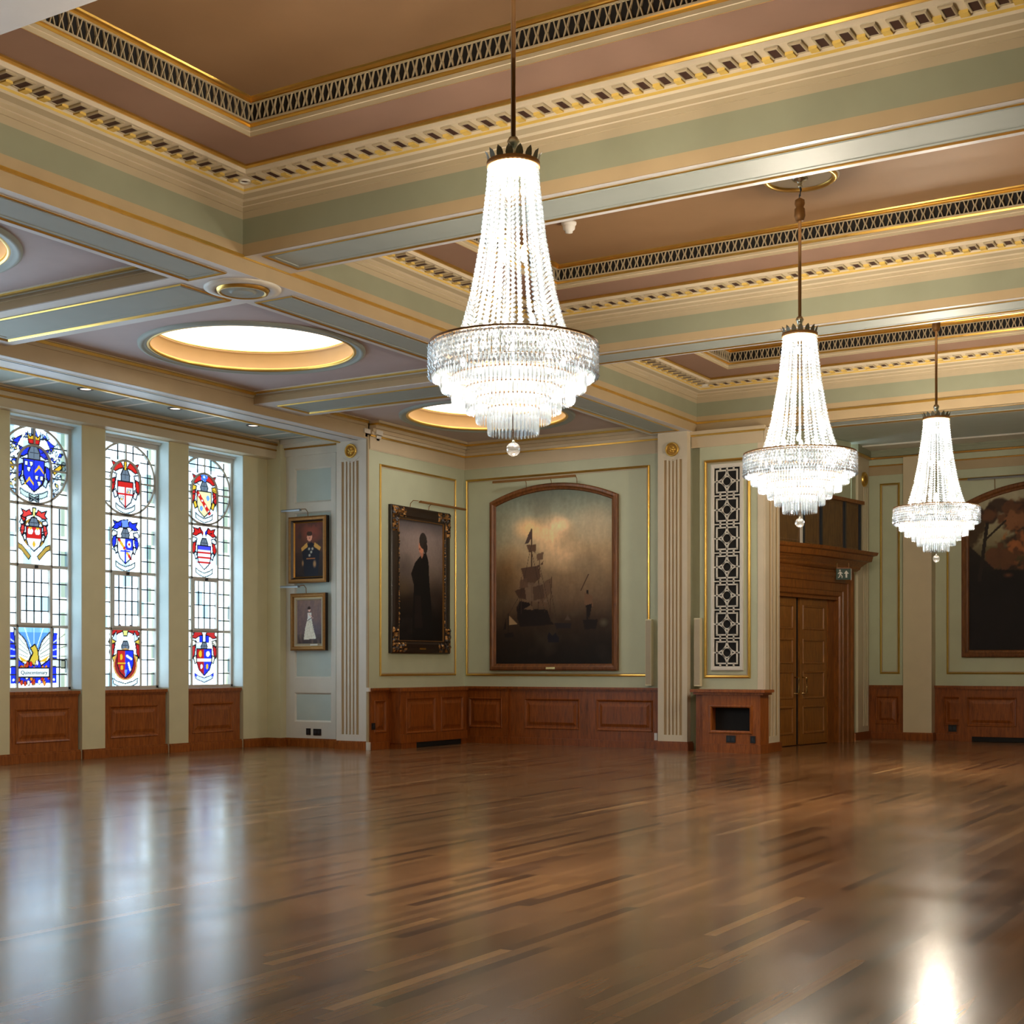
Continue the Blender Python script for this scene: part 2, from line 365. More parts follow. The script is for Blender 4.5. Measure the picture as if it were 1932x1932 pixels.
def coffer(bay):
    y0, y1, zp = bay; s_ = (zp-ZB)/.71; Z = lambda z: ZB+(z-5.82)*s_
    prof = [(0, 5.82, 'tan'), (0, 5.94, 'sage_beam'), (0, 6.19, 'cream'), (0, 6.26, 'cream'), (.012, 6.262, 'cream'), (.012, 6.305, 'pilaster_cream'), (.03, 6.31, 'cream'), (.03, 6.35, 'pilaster_cream'),
            (.07, 6.36, 'cream'), (.13, 6.385, 'pilaster_cream'), (.155, 6.40, 'gold_paint'), (.155, 6.425, 'pilaster_cream'), (.16, 6.45, 'pilaster_cream'), (.42, 6.455, 'pilaster_cream'), (.425, 6.495, 'gold'),
            (.445, 6.492, 'gold'), (.462, 6.508, 'gold'), (.455, 6.53, 'plum'), (1.005, 6.53, 'gold'), (1.005, 6.515, 'gold'), (1.02, 6.512, 'cream'), (1.024, 6.55, 'pilaster_cream'), (1.034, 6.553, 'cream'),
            (1.036, 6.585, 'gold'), (1.03, 6.592, 'gold'), (1.036, 6.612, 'gold'), (1.06, 6.615, 'void')]
    mb = MB(); T = lambda u, v, w: (u, v, w)
    pr = [(d, Z(z)) for d, z, _ in prof]; mt = [k for _, _, k in prof]
    mb.rect(T, XA1, XR, y0, y1, pr[:17], mt[:16]); o1 = mb.build('coffer_cornice', ceiling)
    mb = MB(); mb.rect(T, XA1, XR, y0, y1, pr[16:19], mt[16:18]); mb.build('coffer_border', ceiling)
    zl0, zl1 = Z(6.618), Z(6.792)
    mb = MB(); mb.rect(T, XA1, XR, y0, y1, pr[18:27]+[(1.06, zl0)], mt[18:27])
    mb.rect(T, XA1, XR, y0, y1, [(1.06, zl1), (1.075, zl1-.004), (1.06, zl1+.01), (1.075, zl1+.022), (1.10, zl1+.03), (1.11, zl1+.045)], ['cream', 'gold', 'gold', 'gold', 'gold'])
    mb.build('gilded_cornice', ceiling)
    mb = MB(); d = 1.11; z = zl1+.044
    mb.face([(XA1+d, y0+d, z), (XR-d, y0+d, z), (XR-d, y1-d, z), (XA1+d, y1-d, z)], 'plum_dark'); mb.build('coffer_panel', ceiling)
    # pierced lattice frieze
    lt = MB(); d = 1.06; X0, X1, Y0, Y1 = XA1+d, XR-d, y0+d, y1-d; hgt = zl1-zl0; mid = (zl0+zl1)/2
    sides = [(X0, X1, lambda u, v, w: (u, Y1-w, v)), (X0, X1, lambda u, v, w: (u, Y0+w, v)), (Y0, Y1, lambda u, v, w: (X0+w, u, v)), (Y0, Y1, lambda u, v, w: (X1-w, u, v))]
    for a, b_, T in sides:
        lt.face([T(a, zl0, -.013), T(b_, zl0, -.013), T(b_, zl1, -.013), T(a, zl1, -.013)], 'void')
        lt.box(a, b_, zl0-.004, zl0+.012, -.012, .006, 'cream', T); lt.box(a, b_, zl1-.012, zl1+.004, -.012, .006, 'cream', T)
        n = int(round((b_-a)/.095)); p = (b_-a)/n; T2 = lambda u, v, w, T=T: T(u, v, w-.012)
        for i in range(n):
            c = a+(i+.5)*p
            for s1 in (-1, 1):
                for zz in (zl0+.010, zl1-.010):
                    lt.bar(T2, (c+s1*.019, zz), (c+s1*(p/2-.004), mid), .0105, .014, 'cream')
                    lt.bar(T2, (c+s1*.014, zz), (c+s1*(p/2-.014), mid), .003, .006, 'tan')
    lt.build('lattice_frieze', ceiling)
    # modillion blocks with their sunk maroon slots and gilt drops
    md = MB(); zs = Z(6.452)
    for a, b_, T in [(XA1, XR, lambda u, v, w: (u, y1-v, zs-w)), (XA1, XR, lambda u, v, w: (u, y0+v, zs-w)), (y0, y1, lambda u, v, w: (XA1+v, u, zs-w)), (y0, y1, lambda u, v, w: (XR-v, u, zs-w))]:
        n = int(round((b_-a-.56)/.198)); p = (b_-a-.56)/n
        for i in range(n+1):
            c = a+.28+i*p
            if 0 < i < n:
                md.rect(T, c-.058, c+.058, .19, .40, [(0, 0), (0, .014), (.010, .020), (.021, .020), (.023, .014)], 'cream', 'maroon')
            if i < n: md.box(c+p*.32, c+p*.68, .165, .25, 0, .024, 'gold_paint', T)
    for cx, cy in ((XA1+.28, y0+.28), (XR-.28, y0+.28), (XA1+.28, y1-.28), (XR-.28, y1-.28)):
        md.lathe((cx, cy, zs), [(.06, 0), (.06, -.02), (.048, -.02), (.044, -.002)], 16, 'offwhite'); md.lathe((cx, cy, zs), [(.044, -.003), (0.0, -.003)], 16, 'maroon', False)
    md.build('modillion_band', ceiling)
for bay in BAYS: coffer(bay)

# ------------------------------------------------------------------ aisle ceiling with round skylights
SKY = [(-12.93, 8.60), (-12.93, 14.42), (-12.93, 20.42)]
al = MB(); R0 = 1.38
def plate_hole(mb, x0, x1, y0, y1, z, c, r, mat, n=64):
    for i in range(n):
        a, b_ = 2*PI*i/n, 2*PI*(i+1)/n
        def edge(t):
            dx, dy = math.cos(t), math.sin(t); k = 1e9
            if dx > 1e-9: k = min(k, (x1-c[0])/dx)
            if dx < -1e-9: k = min(k, (x0-c[0])/dx)
            if dy > 1e-9: k = min(k, (y1-c[1])/dy)
            if dy < -1e-9: k = min(k, (y0-c[1])/dy)
            return (c[0]+dx*k, c[1]+dy*k, z)
        pts = [(c[0]+r*math.cos(a), c[1]+r*math.sin(a), z), edge(a)]
        e1, e2 = edge(a), edge(b_)
        for cx, cy in ((x0, y0), (x1, y0), (x1, y1), (x0, y1)):
            t = math.atan2(cy-c[1], cx-c[0]) % (2*PI)
            if a < t < b_: pts.append((cx, cy, z))
        pts += [e2, (c[0]+r*math.cos(b_), c[1]+r*math.sin(b_), z)]
        mb.face(pts, mat)
XB = [(4.85, 6.05), (10.8, 12.0), (16.75, 17.95)]
rows = [(6.05, 10.8), (12.0, 16.75), (17.95, YE)]
for (y0, y1), c in zip(rows, SKY): plate_hole(al, XP, XA0, y0, y1, ZC, c, R0, 'mauve')
al.face([(XP, -7, ZC), (XA0, -7, ZC), (XA0, 4.85, ZC), (XP, 4.85, ZC)], 'mauve')
al.face([(XW-.5, -7, 6.98), (XA0, -7, 6.98), (XA0, YE, 6.98), (XW-.5, YE, 6.98)], 'mauve')  # unseen cover plate above the domes, added to block sky light
al.build('aisle_ceiling', ceiling)
xb = MB()
for y0, y1 in XB:
    xb.box(XP, XA0, y0, y1, ZA, ZC+.02, 'soffit_daylit')
    xb.box(XP, XA0, y0-.006, y0-.001, ZA+.012, ZC-.05, 'tan'); xb.box(XP, XA0, y0-.03, y0-.002, ZA+.10, ZA+.115, 'tan')
    soffit_panel(xb, XP+.3, XA0-.05, y0+.2, y1-.2, ZA, k=1.4)
    for yy, sg in ((y0, -1), (y1, 1)):
        a, b_ = sorted((yy, yy+sg*.05)); xb.box(XP+.05, XA0-.02, a, b_, ZC-.035, ZC, 'gold'); 
        a, b_ = sorted((yy, yy+sg*.075)); xb.box(XP+.05, XA0-.02, a, b_, ZC-.012, ZC, 'offwhite')
xb.build('aisle_beam', ceiling)
# gold cornice lines round the aisle bays
ag = MB()
for x, sg in ((XA0, -1),):
    a, b_ = sorted((x, x+sg*.03)); ag.box(a, b_, -7, YE, ZC-.03, ZC, 'offwhite')
ag.build('aisle_cornice', ceiling)
# beam over the window bay
wb = MB()
wb.box(-15.65, XP, -7, YRET, 5.53, ZC+.02, 'tan')
wb.box(-15.64, XP-.01, -7, YRET, 5.524, 5.529, 'soffit_daylit')
wb.box(-15.24, -15.20, -7, YRET, 5.520, 5.527, 'lead'); wb.box(-15.19, -15.16, -7, YRET, 5.518, 5.527, 'offwhite')
wb.box(-15.66, -15.61, -7, YRET, 5.505, 5.545, 'gold')
wb.box(XP, XP+.05, -7, 19.7, ZC-.055, ZC-.015, 'gold'); wb.box(XP, XP+.08, -7, 19.7, ZC-.015, ZC, 'tan')
wb.box(XP, XP+.02, -7, 19.7, ZC-.10, ZC-.055, 'tan')
wb.build('window_bay_beam', ceiling)
wc = MB()
wc.box(XW-.5, -15.65, -7, YRET, 5.70, 5.78, 'sage_grey')
for yc in (8.2, 10.07, 11.95, 13.82, 15.69, 17.56, 19.45):
    wc.box(XW+.25, -15.72, yc-.24, yc+.24, 5.688, 5.70, 'offwhite'); wc.box(XW+.25, -15.72, yc-.15, yc+.15, 5.684, 5.69, 'sage_grey')
wc.build('window_bay_ceiling', ceiling)

for i, c in enumerate(SKY):
    t = thing('skylight', ['round domed skylight cut off by the left edge of the picture', 'largest round domed skylight, between the two aisle beams above the windows', 'round domed skylight half hidden behind the nearest chandelier'][i], 'skylight', (c[0], c[1], ZC), 'round skylights in the aisle ceiling')
    MB().lathe((0, 0, 0), [(1.385, 0), (1.385, .22), (1.36, .23), (1.36, .25), (1.40, .26)], 96, 'drum').build('drum', t)
    MB().lathe((0, 0, 0), [(1.37, .02), (1.365, -.012), (1.385, -.03), (1.41, -.02)], 96, 'gold').lathe((0, 0, 0), [(1.36, .245), (1.35, .255), (1.37, .27)], 96, 'gold').build('gilded_edge', t)
    MB().lathe((0, 0, 0), [(1.41, -.02), (1.43, -.03), (1.46, -.028), (1.47, -.045), (1.51, -.045), (1.53, -.03), (1.535, 0)], 96, 'sage_grey').build('rim', t)
    MB().lathe((0, 0, 0), [(1.42*math.cos(a), .26+.42*math.sin(a)) for a in [k*PI/2/10 for k in range(11)]], 64, 'dome_light').build('dome', t, label='glowing white dome')
t = thing('ceiling_roundel', 'round grey boss with a gilt ring where the aisle beam meets the long beam', 'roundel', (-10.46, 11.5, ZA))
MB().lathe((0, 0, 0), [(.42, 0), (.42, -.02), (.36, -.03), (.30, -.03), (.29, -.02)], 48, 'offwhite').build('ring', t)
MB().lathe((0, 0, 0), [(.29, -.02), (.275, -.055), (.25, -.06), (.235, -.05)], 48, 'gold').build('gilt_ring', t)
MB().lathe((0, 0, 0), [(.235, -.05), (.16, -.04), (.13, -.05), (.12, -.062), (.10, -.052), (0.0, -.06)], 48, 'sage_grey').build('disc', t)
for i, y in enumerate((14.63, 16.5, 18.37)):
    t = thing('downlight', ['recessed ceiling downlight above the leftmost stained glass window', 'recessed ceiling downlight above the middle stained glass window', 'recessed ceiling downlight above the stained glass window next to the portraits'][i], 'ceiling light', (-16.47, y, 5.70), 'downlights above the windows')
    MB().lathe((0, 0, 0), [(.125, 0), (.12, -.012), (.09, -.014), (.08, .0)], 24, 'plastic_black').build('bezel', t)
    MB().lathe((0, 0, 0), [(.082, -.006), (0, -.006)], 24, 'downlight', False).build('lens', t)
t = thing('smoke_detector', 'small white smoke detector on the brown coffer ceiling beside the nearest chandelier', 'smoke detector', (-8.0, 14.45, 6.775))
MB().lathe((0, 0, 0), [(0, 0), (.09, 0), (.09, -.03), (.075, -.05)], 24, 'plastic_white').build('base', t)
MB().lathe((0, 0, 0), [(.075, -.05), (.07, -.09), (.045, -.11), (.045, -.13), (0, -.135)], 24, 'plastic_white').build('sensor_head', t)

# ------------------------------------------------------------------ walls
wl = MB()
zT = 5.36
piers = [(-7, ADDED_WINS[3][0]), (ADDED_WINS[3][1], ADDED_WINS[2][0]), (ADDED_WINS[2][1], ADDED_WINS[1][0]), (ADDED_WINS[1][1], ADDED_WINS[0][0]), (ADDED_WINS[0][1], WINS[0][0]), (WINS[0][1], WINS[1][0]), (WINS[1][1], WINS[2][0]), (WINS[2][1], 19.85)]
for a, b_ in piers: wl.box(XW-.5, XW, a, b_, 0, zT, 'pier')
wl.box(XW-.5, XW, -7, 20.05, zT, 5.75, 'pier'); wl.box(XW-.5, XW+.32, 19.85, 20.3, 0, 5.75, 'pier')
wall_left = struct(wl.build('wall_left'))
pm = MB()
pm.box(XW, XW+.22, -7, 19.85, zT, 5.70, 'tan_wall')
pm.box(XW+.22, XW+.235, -7, 19.85, 5.50, 5.53, 'gold_dull'); pm.box(XW+.22, XW+.26, -7, YRET, 5.60, 5.635, 'gold_dull'); pm.box(XW+.22, XW+.29, -7, YRET, 5.655, 5.70, 'tan_wall')
pm.build('pelmet', wall_left)
for i, (a, b_) in enumerate(WINS+ADDED_WINS):   # pale reveals lining the deep openings
    MB().box(XW-.3, XW-.004, b_-.012, b_+.001, 1.12, zT, 'reveal').box(XW-.3, XW-.004, a-.001, a+.012, 1.12, zT, 'reveal').box(XW-.3, XW-.004, a, b_, zT-.02, zT, 'reveal').box(XW-.5, XW-.36, a, b_, 0, 1.12, 'pier').build('window_reveal', wall_left)

# return wall with the pale panels, and portrait wall
rw = MB(); T = onY(YRET)
rw.box(-17.15, XP-.004, YRET, YRET+.35, 0, 5.75, 'offwhite')
for v0, v1 in ((.43, 1.03), (1.24, 4.38), (4.49, 5.2)):
    rw.rect(T, -16.96, -16.03, v0, v1, [(0, .001), (.0, .03), (.03, .03), (.05, .012), (.06, .002)], 'offwhite', 'mint')
rw.box(-17.15, -16.96, YRET-.03, YRET, .14, 5.4, 'offwhite'); rw.box(-16.03, -15.95, YRET-.03, YRET, .14, 5.4, 'offwhite')
for v0, v1 in ((.14, .43), (1.03, 1.24), (4.38, 4.49), (5.2, 5.4)): rw.box(-16.96, -16.03, YRET-.03, YRET, v0, v1, 'offwhite')
wall_return = struct(rw.build('wall_return'))
MB().box(-17.15, XP, YRET-.06, YRET, 5.4, 5.53, 'offwhite').box(-17.15, XP+.02, YRET-.09, YRET, 5.53, 5.56, 'gold_dull').box(-17.15, XP+.06, YRET-.13, YRET, 5.56, 5.62, 'offwhite').box(-17.15, XP+.1, YRET-.2, YRET, 5.62, 5.7, 'offwhite').build('cornice', wall_return)
pw = MB(); pw.box(XP-.35, XP, YRET+.001, YE+.3, 0, ZC+.1, 'sage'); pw.box(-15.035, XP, 19.74, YRET+.002, 0, ZC+.1, 'sage')
wall_portrait = struct(pw.build('wall_side'))
def frieze(mb, T, u0, u1, z1=ZC):
    mb.box(u0, u1, 5.36, 5.58, 0, .02, 'tan_wall', T); mb.box(u0, u1, 5.345, 5.36, 0, .012, 'pilaster_cream', T)
    mb.box(u0, u1, 5.58, 5.61, 0, .045, 'gold', T); mb.box(u0, u1, 5.61, 5.66, 0, .06, 'pilaster_cream', T); mb.box(u0, u1, 5.66, 5.72, 0, .09, 'tan_wall', T)
    mb.box(u0, u1, 5.72, 5.77, 0, .15, 'tan_wall', T); mb.box(u0, u1, 5.77, 5.805, 0, .20, 'gold', T); mb.box(u0, u1, 5.805, z1, 0, .22, 'tan_wall', T)
fz = MB(); frieze(fz, onX(XP), 19.77, YE); fz.build('frieze', wall_portrait)
def gold_panel(name, T, u0, u1, v0, v1, parent, k=1.2):
    o = MB().rect(T, u0, u1, v0, v1, [(a, b_) for a, b_ in bead(k)], 'gold').rect(T, u0+.034*k, u1-.034*k, v0+.034*k, v1-.034*k, [(0, 0), (0, .008), (.02, .008), (.02, 0)], 'cream').build(name, parent)
    return o
gold_panel('gilded_moulding', onX(XP), 20.07, 22.54, 1.31, 5.13, wall_portrait, 1.25)

ew = MB()
ew.box(XP-.1, -10.06, YE, YE+.3, 0, ZC+.1, 'sage'); ew.box(-10.06, -9.94, YE, YE+.3, 0, 5.645, 'sage'); ew.box(-9.95, XD-.11, YG, YE+.3, 0, 5.645, 'sage')
ew.box(-1.5, 6, YE, YE+.3, 0, ZC, 'sage')
wall_back = struct(ew.build('wall_back'))
fz = MB(); frieze(fz, onY(YE), XP, -10.7)
fz.build('frieze', wall_back)
f2 = MB(); T = onY(YG)
f2.box(-10.1, XD, 5.36, 5.56, 0, .02, 'tan_wall', T); f2.box(-10.1, XD+.02, 5.56, 5.59, 0, .045, 'gold', T); f2.box(-10.1, XD+.04, 5.59, ZA, 0, .07, 'tan_wall', T); f2.build('frieze', wall_back)
gold_panel('gilded_moulding', onY(YE), -14.96, -10.97, 1.30, 5.15, wall_back, 1.35)
gold_panel('gilded_moulding', onY(YG), -9.86, -8.99, 1.28, 5.13, wall_back, 1.6)

# recess: left flank, canted door wall, far wall
P0 = Vector((-8.99, 24.21)); DD = Vector((.4, 2.73)).normalized(); NN = Vector((DD.y, -DD.x))
TD = lambda t, z, w: (P0.x+DD.x*t+NN.x*w, P0.y+DD.y*t+NN.y*w, z)
rc = MB()
rc.box(XD-.11, XD, YG-.012, 23.44, 0, 5.645, 'pilaster_cream'); rc.box(XD-.4, XD-.11, YE+.3, 23.44, 0, 5.645, 'pilaster_cream'); rc.box(XD-.4, XD, 23.66, 24.0, 4.9, ZC+.1, 'sage')
rc.box(-.95, 2.86, 3.75, ZC+.07, -.3, 0, 'sage', TD); rc.box(-.95, -.78, 0, 3.75, -.3, 0, 'sage', TD); rc.box(2.84, 2.86, 0, 3.75, -.3, 0, 'sage', TD); rc.box(-.95, 2.86, 0, 3.75, -.34, -.3, 'sage', TD)
rc.box(-8.95, -8.65, 27.3, YD+.3, 0, ZC+.1, 'sage')
wall_recess = struct(rc.build('wall_recess'))
dw = MB(); dw.box(-9, -1.2, YD, YD+.3, 0, ZC+.1, 'sage'); wall_deep = struct(dw.build('wall_far'))
struct(MB().box(-1.5, -1.2, YE, YD+.3, 0, ZC+.1, 'sage').build('wall_recess_right'))
rcl = MB(); rcl.box(-9.2, -1.2, 23.6, YD+.3, 5.93, 6.0, 'mint'); rcl.box(-9, -1.2, 27.55, YD, 5.90, 5.93, 'offwhite'); rcl.box(-9.2, -1.2, 23.65, 24.2, 5.90, 5.93, 'offwhite')
rcl.build('recess_ceiling', ceiling)
fz = MB(); T = onY(YD)
fz.box(-8.65, -1.5, 5.42, 5.60, 0, .02, 'tan', T); fz.box(-8.65, -1.5, 5.60, 5.625, 0, .045, 'gold_dull', T); fz.box(-8.65, -1.5, 5.625, 5.74, 0, .08, 'sage', T); fz.box(-8.65, -1.5, 5.74, 5.77, 0, .16, 'gold_dull', T); fz.box(-8.65, -1.5, 5.77, 5.86, 0, .24, 'sage_beam', T); fz.box(-8.65, -1.5, 5.86, 5.93, 0, .26, 'sage_beam', T)
fz.build('frieze', wall_deep)
gold_panel('gilded_moulding', onY(YD), -8.40, -7.99, 1.33, 5.25, wall_deep, 1.2)
gold_panel('gilded_moulding', onY(YD), -7.05, -3.21, 1.33, 5.25, wall_deep, 1.2)
fx = MB(); fx.box(27.3, YD, 5.42, 5.6, 0, .02, 'tan', onX(-8.65)); fx.box(27.3, YD, 5.74, 5.78, 0, .12, 'gold', onX(-8.65)); fx.box(27.3, YD, 5.78, 5.93, 0, .14, 'sage_beam', onX(-8.65)); fx.build('frieze', wall_recess)
# closing walls out of view
struct(MB().box(5.7, 6, -7, YE+.3, 0, 6.95, 'sage').build('wall_right'))
struct(MB().box(-18, 6, -7.3, -7, 0, 6.98, 'sage').build('wall_front'))
MB().box(XR+.8, 6, -7, YE, ZC, ZC+.1, 'mauve').build('aisle_ceiling', ceiling)

# ------------------------------------------------------------------ pilasters
def pilaster(n, T, u0, u1, dep, z1, fl0, fl1, nfl, body='pilaster_cream', med=True, label=None):
    mb = MB(); mb.box(u0, u1, .0, z1, 0, dep-.022, body, T)
    e = .028
    # raised face around a sunk field in which the fillets between the flutes stand
    a, b_ = fl0, fl1; zt = 5.16; zb = .27
    mb.box(u0, a, .15, z1, dep-.022, dep, body, T); mb.box(b_, u1, .15, z1, dep-.022, dep, body, T); mb.box(a, b_, .15, zb, dep-.022, dep, body, T); mb.box(a, b_, zt, z1, dep-.022, dep, body, T)
    o = mb.build('trim_%d' % n); struct(o)
    fl = MB(); fl.box(a, b_, zb, zt, dep-.0218, dep-.018, 'tan_flute', T)
    w = (b_-a)/(nfl*2-1+1.0); 
    for i in range(nfl-1):
        c = a+(i+1)*(b_-a)/nfl; fl.box(c-w*.5, c+w*.5, zb, zt, dep-.02, dep, body, T)
    fl.build('fluting', o)
    if med:
        c = (u0+u1)/2; r = .125; md = MB(); Tm = lambda x, y, z: T(c+x, 5.34+y, dep+z)
        md.lathe(None, [(r, 0), (r, .03), (r-.012, .04), (r-.024, .03), (r-.03, .012)], 32, 'gold', T=Tm); md.lathe(None, [(r-.028, .012), (0, .012)], 32, 'gold_dull', False, T=Tm)
        for k in range(5):
            q = 2*PI*k/5; md.lathe(None, [(.028, .012), (.02, .028), (0, .034)], 10, 'gold', T=lambda x, y, z, q=q: Tm(x+.042*math.cos(q), y+.042*math.sin(q), z))
        md.lathe(None, [(.03, .012), (.022, .034), (0, .042)], 12, 'gold', T=Tm)
        md.build('gilded_medallion', o)
        cr_ = MB(); pts = [(c-r-.05+k*(2*r+.1)/8, 5.22-math.sin(PI*k/8)*.08) for k in range(9)]
        for p, q in zip(pts, pts[1:]): cr_.bar(lambda u, v, w_: T(u, v, dep+w_), p, q, .014, .008, body)
        cr_.build('scroll_band', o)
    return o
p1 = pilaster(1, onY(YRET-.03), -15.70, -15.03, .30, 5.7, -15.585, -15.195, 5, 'offwhite')
for z0_, z1_, d_, m_ in ((5.53, 5.56, .03, 'gold_dull'), (5.56, 5.62, .06, 'offwhite'), (5.62, 5.70, .12, 'offwhite')): MB().box(-15.70-d_, -15.03+d_*.5, z0_, z1_, .0, .30+d_, m_, onY(YRET-.03)).build('cornice', p1)
p2 = pilaster(2, onY(22.7), -10.67, -10.10, .15, ZA, -10.55, -10.20, 5, 'pilaster_cream')
p3 = pilaster(3, onX(XD), YG, 23.44, .03, 5.6, 22.93, 23.36, 3, 'pilaster_cream', med=False)
p4 = pilaster(4, onX(-8.65), 27.58, 28.3, .05, 5.75, 27.9, 28.2, 3, 'pilaster_cream', med=False)
md = MB(); Tm = lambda x, y, z: (-8.60+z, 27.94+x, 5.30+y)
md.lathe(None, [(.15, 0), (.15, .04), (.12, .055), (.1, .02)], 28, 'gold', T=Tm); md.lathe(None, [(.1, .02), (.05, .06), (0, .07)], 20, 'gold_dull', T=Tm); md.build('gilded_medallion', p4)
MB().box(-7.84, -7.27, YD-.3, YD, .15, 5.72, 'tan_wall').build('pier', wall_deep)
MB().box(-2.99, -2.42, YD-.3, YD, .15, 5.72, 'tan_wall').build('pier', wall_deep)
MB().box(-15.03, XP+.004, 19.724, 19.76, .14, 5.6, 'tan').box(-15.03, XP+.03, 19.72, 19.77, 1.04, 1.11, 'offwhite').box(-15.03, XP+.03, 19.71, 19.77, 0, .14, 'offwhite').build('corner_bead', p1)

# ------------------------------------------------------------------ baseboards
def skirting(name, runs, mat):
    mb = MB()
    for T, u0, u1 in runs:
        mb.box(u0, u1, 0, .13, 0, .035, mat, T); mb.box(u0, u1, .13, .155, 0, .022, mat, T)
    return struct(mb.build(name))
runs = [(onX(XW), a, b_+.035) for a, b_ in piers] + [(onX(XW-.06), a, b_) for a, b_ in WINS] + [(onY(19.85), XW, XW+.355), (onX(XW+.32), 19.85, YRET)]
skirting('baseboard_left', runs, 'wood_red')
skirting('baseboard_return', [(onY(YRET-.03), -17.15, -15.70), (onY(YRET-.33), -15.72, -15.03)], 'wood_red')
skirting('baseboard_back', [(onY(22.55), -10.69, -10.06), (onX(-10.1), 22.5, 22.75), (onX(XD+.03), YG, 23.46), (onX(-8.60), 27.3, YD), (onY(YD-.3), -7.87, -7.24), (onX(-7.27), YD-.33, YD)], 'wood_dark')

# ------------------------------------------------------------------ wainscot
def wainscot(mb, T, u0, u1, panels, mat, dep=.04, ztop=1.10, cap=True, zp0=.30, zp1=.88):
    mb.box(u0, u1, 0, zp0-.06, 0, dep, mat, T)
    edges = [u0]+[x for p in panels for x in p]+[u1]
    mb.box(u0, u1, zp1, ztop-.07, 0, dep, mat, T); mb.box(u0, u1, zp0-.06, zp0, 0, dep, mat, T)
    for i in range(0, len(edges), 2): mb.box(edges[i], edges[i+1], zp0, zp1, 0, dep, mat, T)
    for a, b_ in panels: mb.rect(lambda u, v, w: T(u, v, w+dep), a, b_, zp0, zp1, PANEL, mat, mat)
    if cap:
        mb.box(u0, u1, ztop-.07, ztop-.04, 0, dep+.02, mat, T); mb.box(u0, u1, ztop-.04, ztop, 0, dep+.045, mat, T)
    mb.box(u0, u1, 0, .13, dep, dep+.02, mat, T)
wn = MB(); T = onY(YE)
wainscot(wn, T, XP, -13.93, [(-14.83, -14.07)], 'wood_dark', .10)
wainscot(wn, T, -13.93, -12.19, [(-13.6, -12.4)], 'wood_dark', .04)
wainscot(wn, T, -12.19, -10.67, [(-12.02, -10.86)], 'wood_dark', .10)
struct(wn.build('trim_5'))
wn = MB(); wainscot(wn, onX(XP), 19.77, 20.32, [(19.87, 20.22)], 'wood_dark', .04); wainscot(wn, onX(XP), 22.47, YE-.1, [(22.55, 22.68)], 'wood_dark', .05); struct(wn.build('trim_6'))
wn = MB(); T = onY(YD)
wainscot(wn, T, -8.65, -7.84, [(-8.48, -8.0)], 'wood_dark', .05)
wainscot(wn, T, -7.27, -2.99, [(-7.1, -6.6), (-6.4, -5.5), (-5.3, -4.4)], 'wood_dark', .05)
struct(wn.build('trim_7'))

# radiator cabinets
t = thing('radiator_cabinet', 'panelled wooden cabinet standing under the portrait of the dark cloaked figure', 'cabinet', (-14.85, 21.4, 0))
mb = MB(); T = onX(-15.0); dep = .30; u0, u1 = 20.30, 22.47; o3 = (-14.85, 21.4, 0)
mb.box(u0, u1, .1, 1.03, .0, dep-.03, 'wood_dark', T); mb.box(u0-.02, u1+.02, 1.03, 1.10, 0, dep+.03, 'wood_dark', T); mb.box(u0+.03, 20.8, .0, .1, 0, dep, 'wood_dark', T); mb.box(22.3, u1, .0, .1, 0, dep, 'wood_dark', T)
mb.box(u0-.01, u1+.01, .1, .26, dep-.03, dep+.015, 'wood_dark', T); mb.box(u0, u1, .92, 1.03, dep-.03, dep, 'wood_dark', T)
for a, b_ in ((u0, 20.48), (21.42, 21.6), (22.36, u1)): mb.box(a, b_, .26, .92, dep-.03, dep, 'wood_dark', T)
mb.build('body', t, o3)
for a, b_ in ((20.48, 21.42), (21.6, 22.36)):
    MB().rect(lambda u, v, w: T(u, v, w+dep-.005), a, b_, .26, .92, PANEL, 'wood_dark', 'wood_dark').build('front_panel', t, o3)
MB().box(20.8, 22.3, .005, .1, .02, dep-.02, 'void', T).build('floor_vent', t, o3, label='black vent slot at the foot')
t = thing('radiator_cabinet', 'panelled wooden cabinet under the dark landscape painting on the far wall', 'cabinet', (-5.3, YD-.15, 0)); o3 = (-5.3, YD-.15, 0); T = onY(YD-.04); dep = .2; u0, u1 = -6.75, -3.5
mb = MB(); mb.box(u0, u1, .1, 1.03, 0, dep-.03, 'wood_dark', T); mb.box(u0, u1, 1.03, 1.10, 0, dep+.03, 'wood_dark', T); mb.box(u0, -6.5, 0, .1, 0, dep, 'wood_dark', T); mb.box(-3.75, u1, 0, .1, 0, dep, 'wood_dark', T); mb.box(u0, u1, .1, .3, dep-.03, dep, 'wood_dark', T); mb.box(u0, u1, .88, 1.03, dep-.03, dep, 'wood_dark', T)
ps = [(-6.6, -5.65), (-5.5, -4.75), (-4.6, -3.65)]; ed = [u0]+[x for p in ps for x in p]+[u1]
for i in range(0, len(ed), 2): mb.box(ed[i], ed[i+1], .3, .88, dep-.03, dep, 'wood_dark', T)
mb.build('body', t, o3)
for a, b_ in ps: MB().rect(lambda u, v, w: T(u, v, w+dep-.005), a, b_, .3, .88, PANEL, 'wood_dark', 'wood_dark').build('front_panel', t, o3)
MB().box(-6.5, -3.75, .005, .1, .02, dep-.02, 'void', T).build('floor_vent', t, o3, label='black vent slot at the foot')

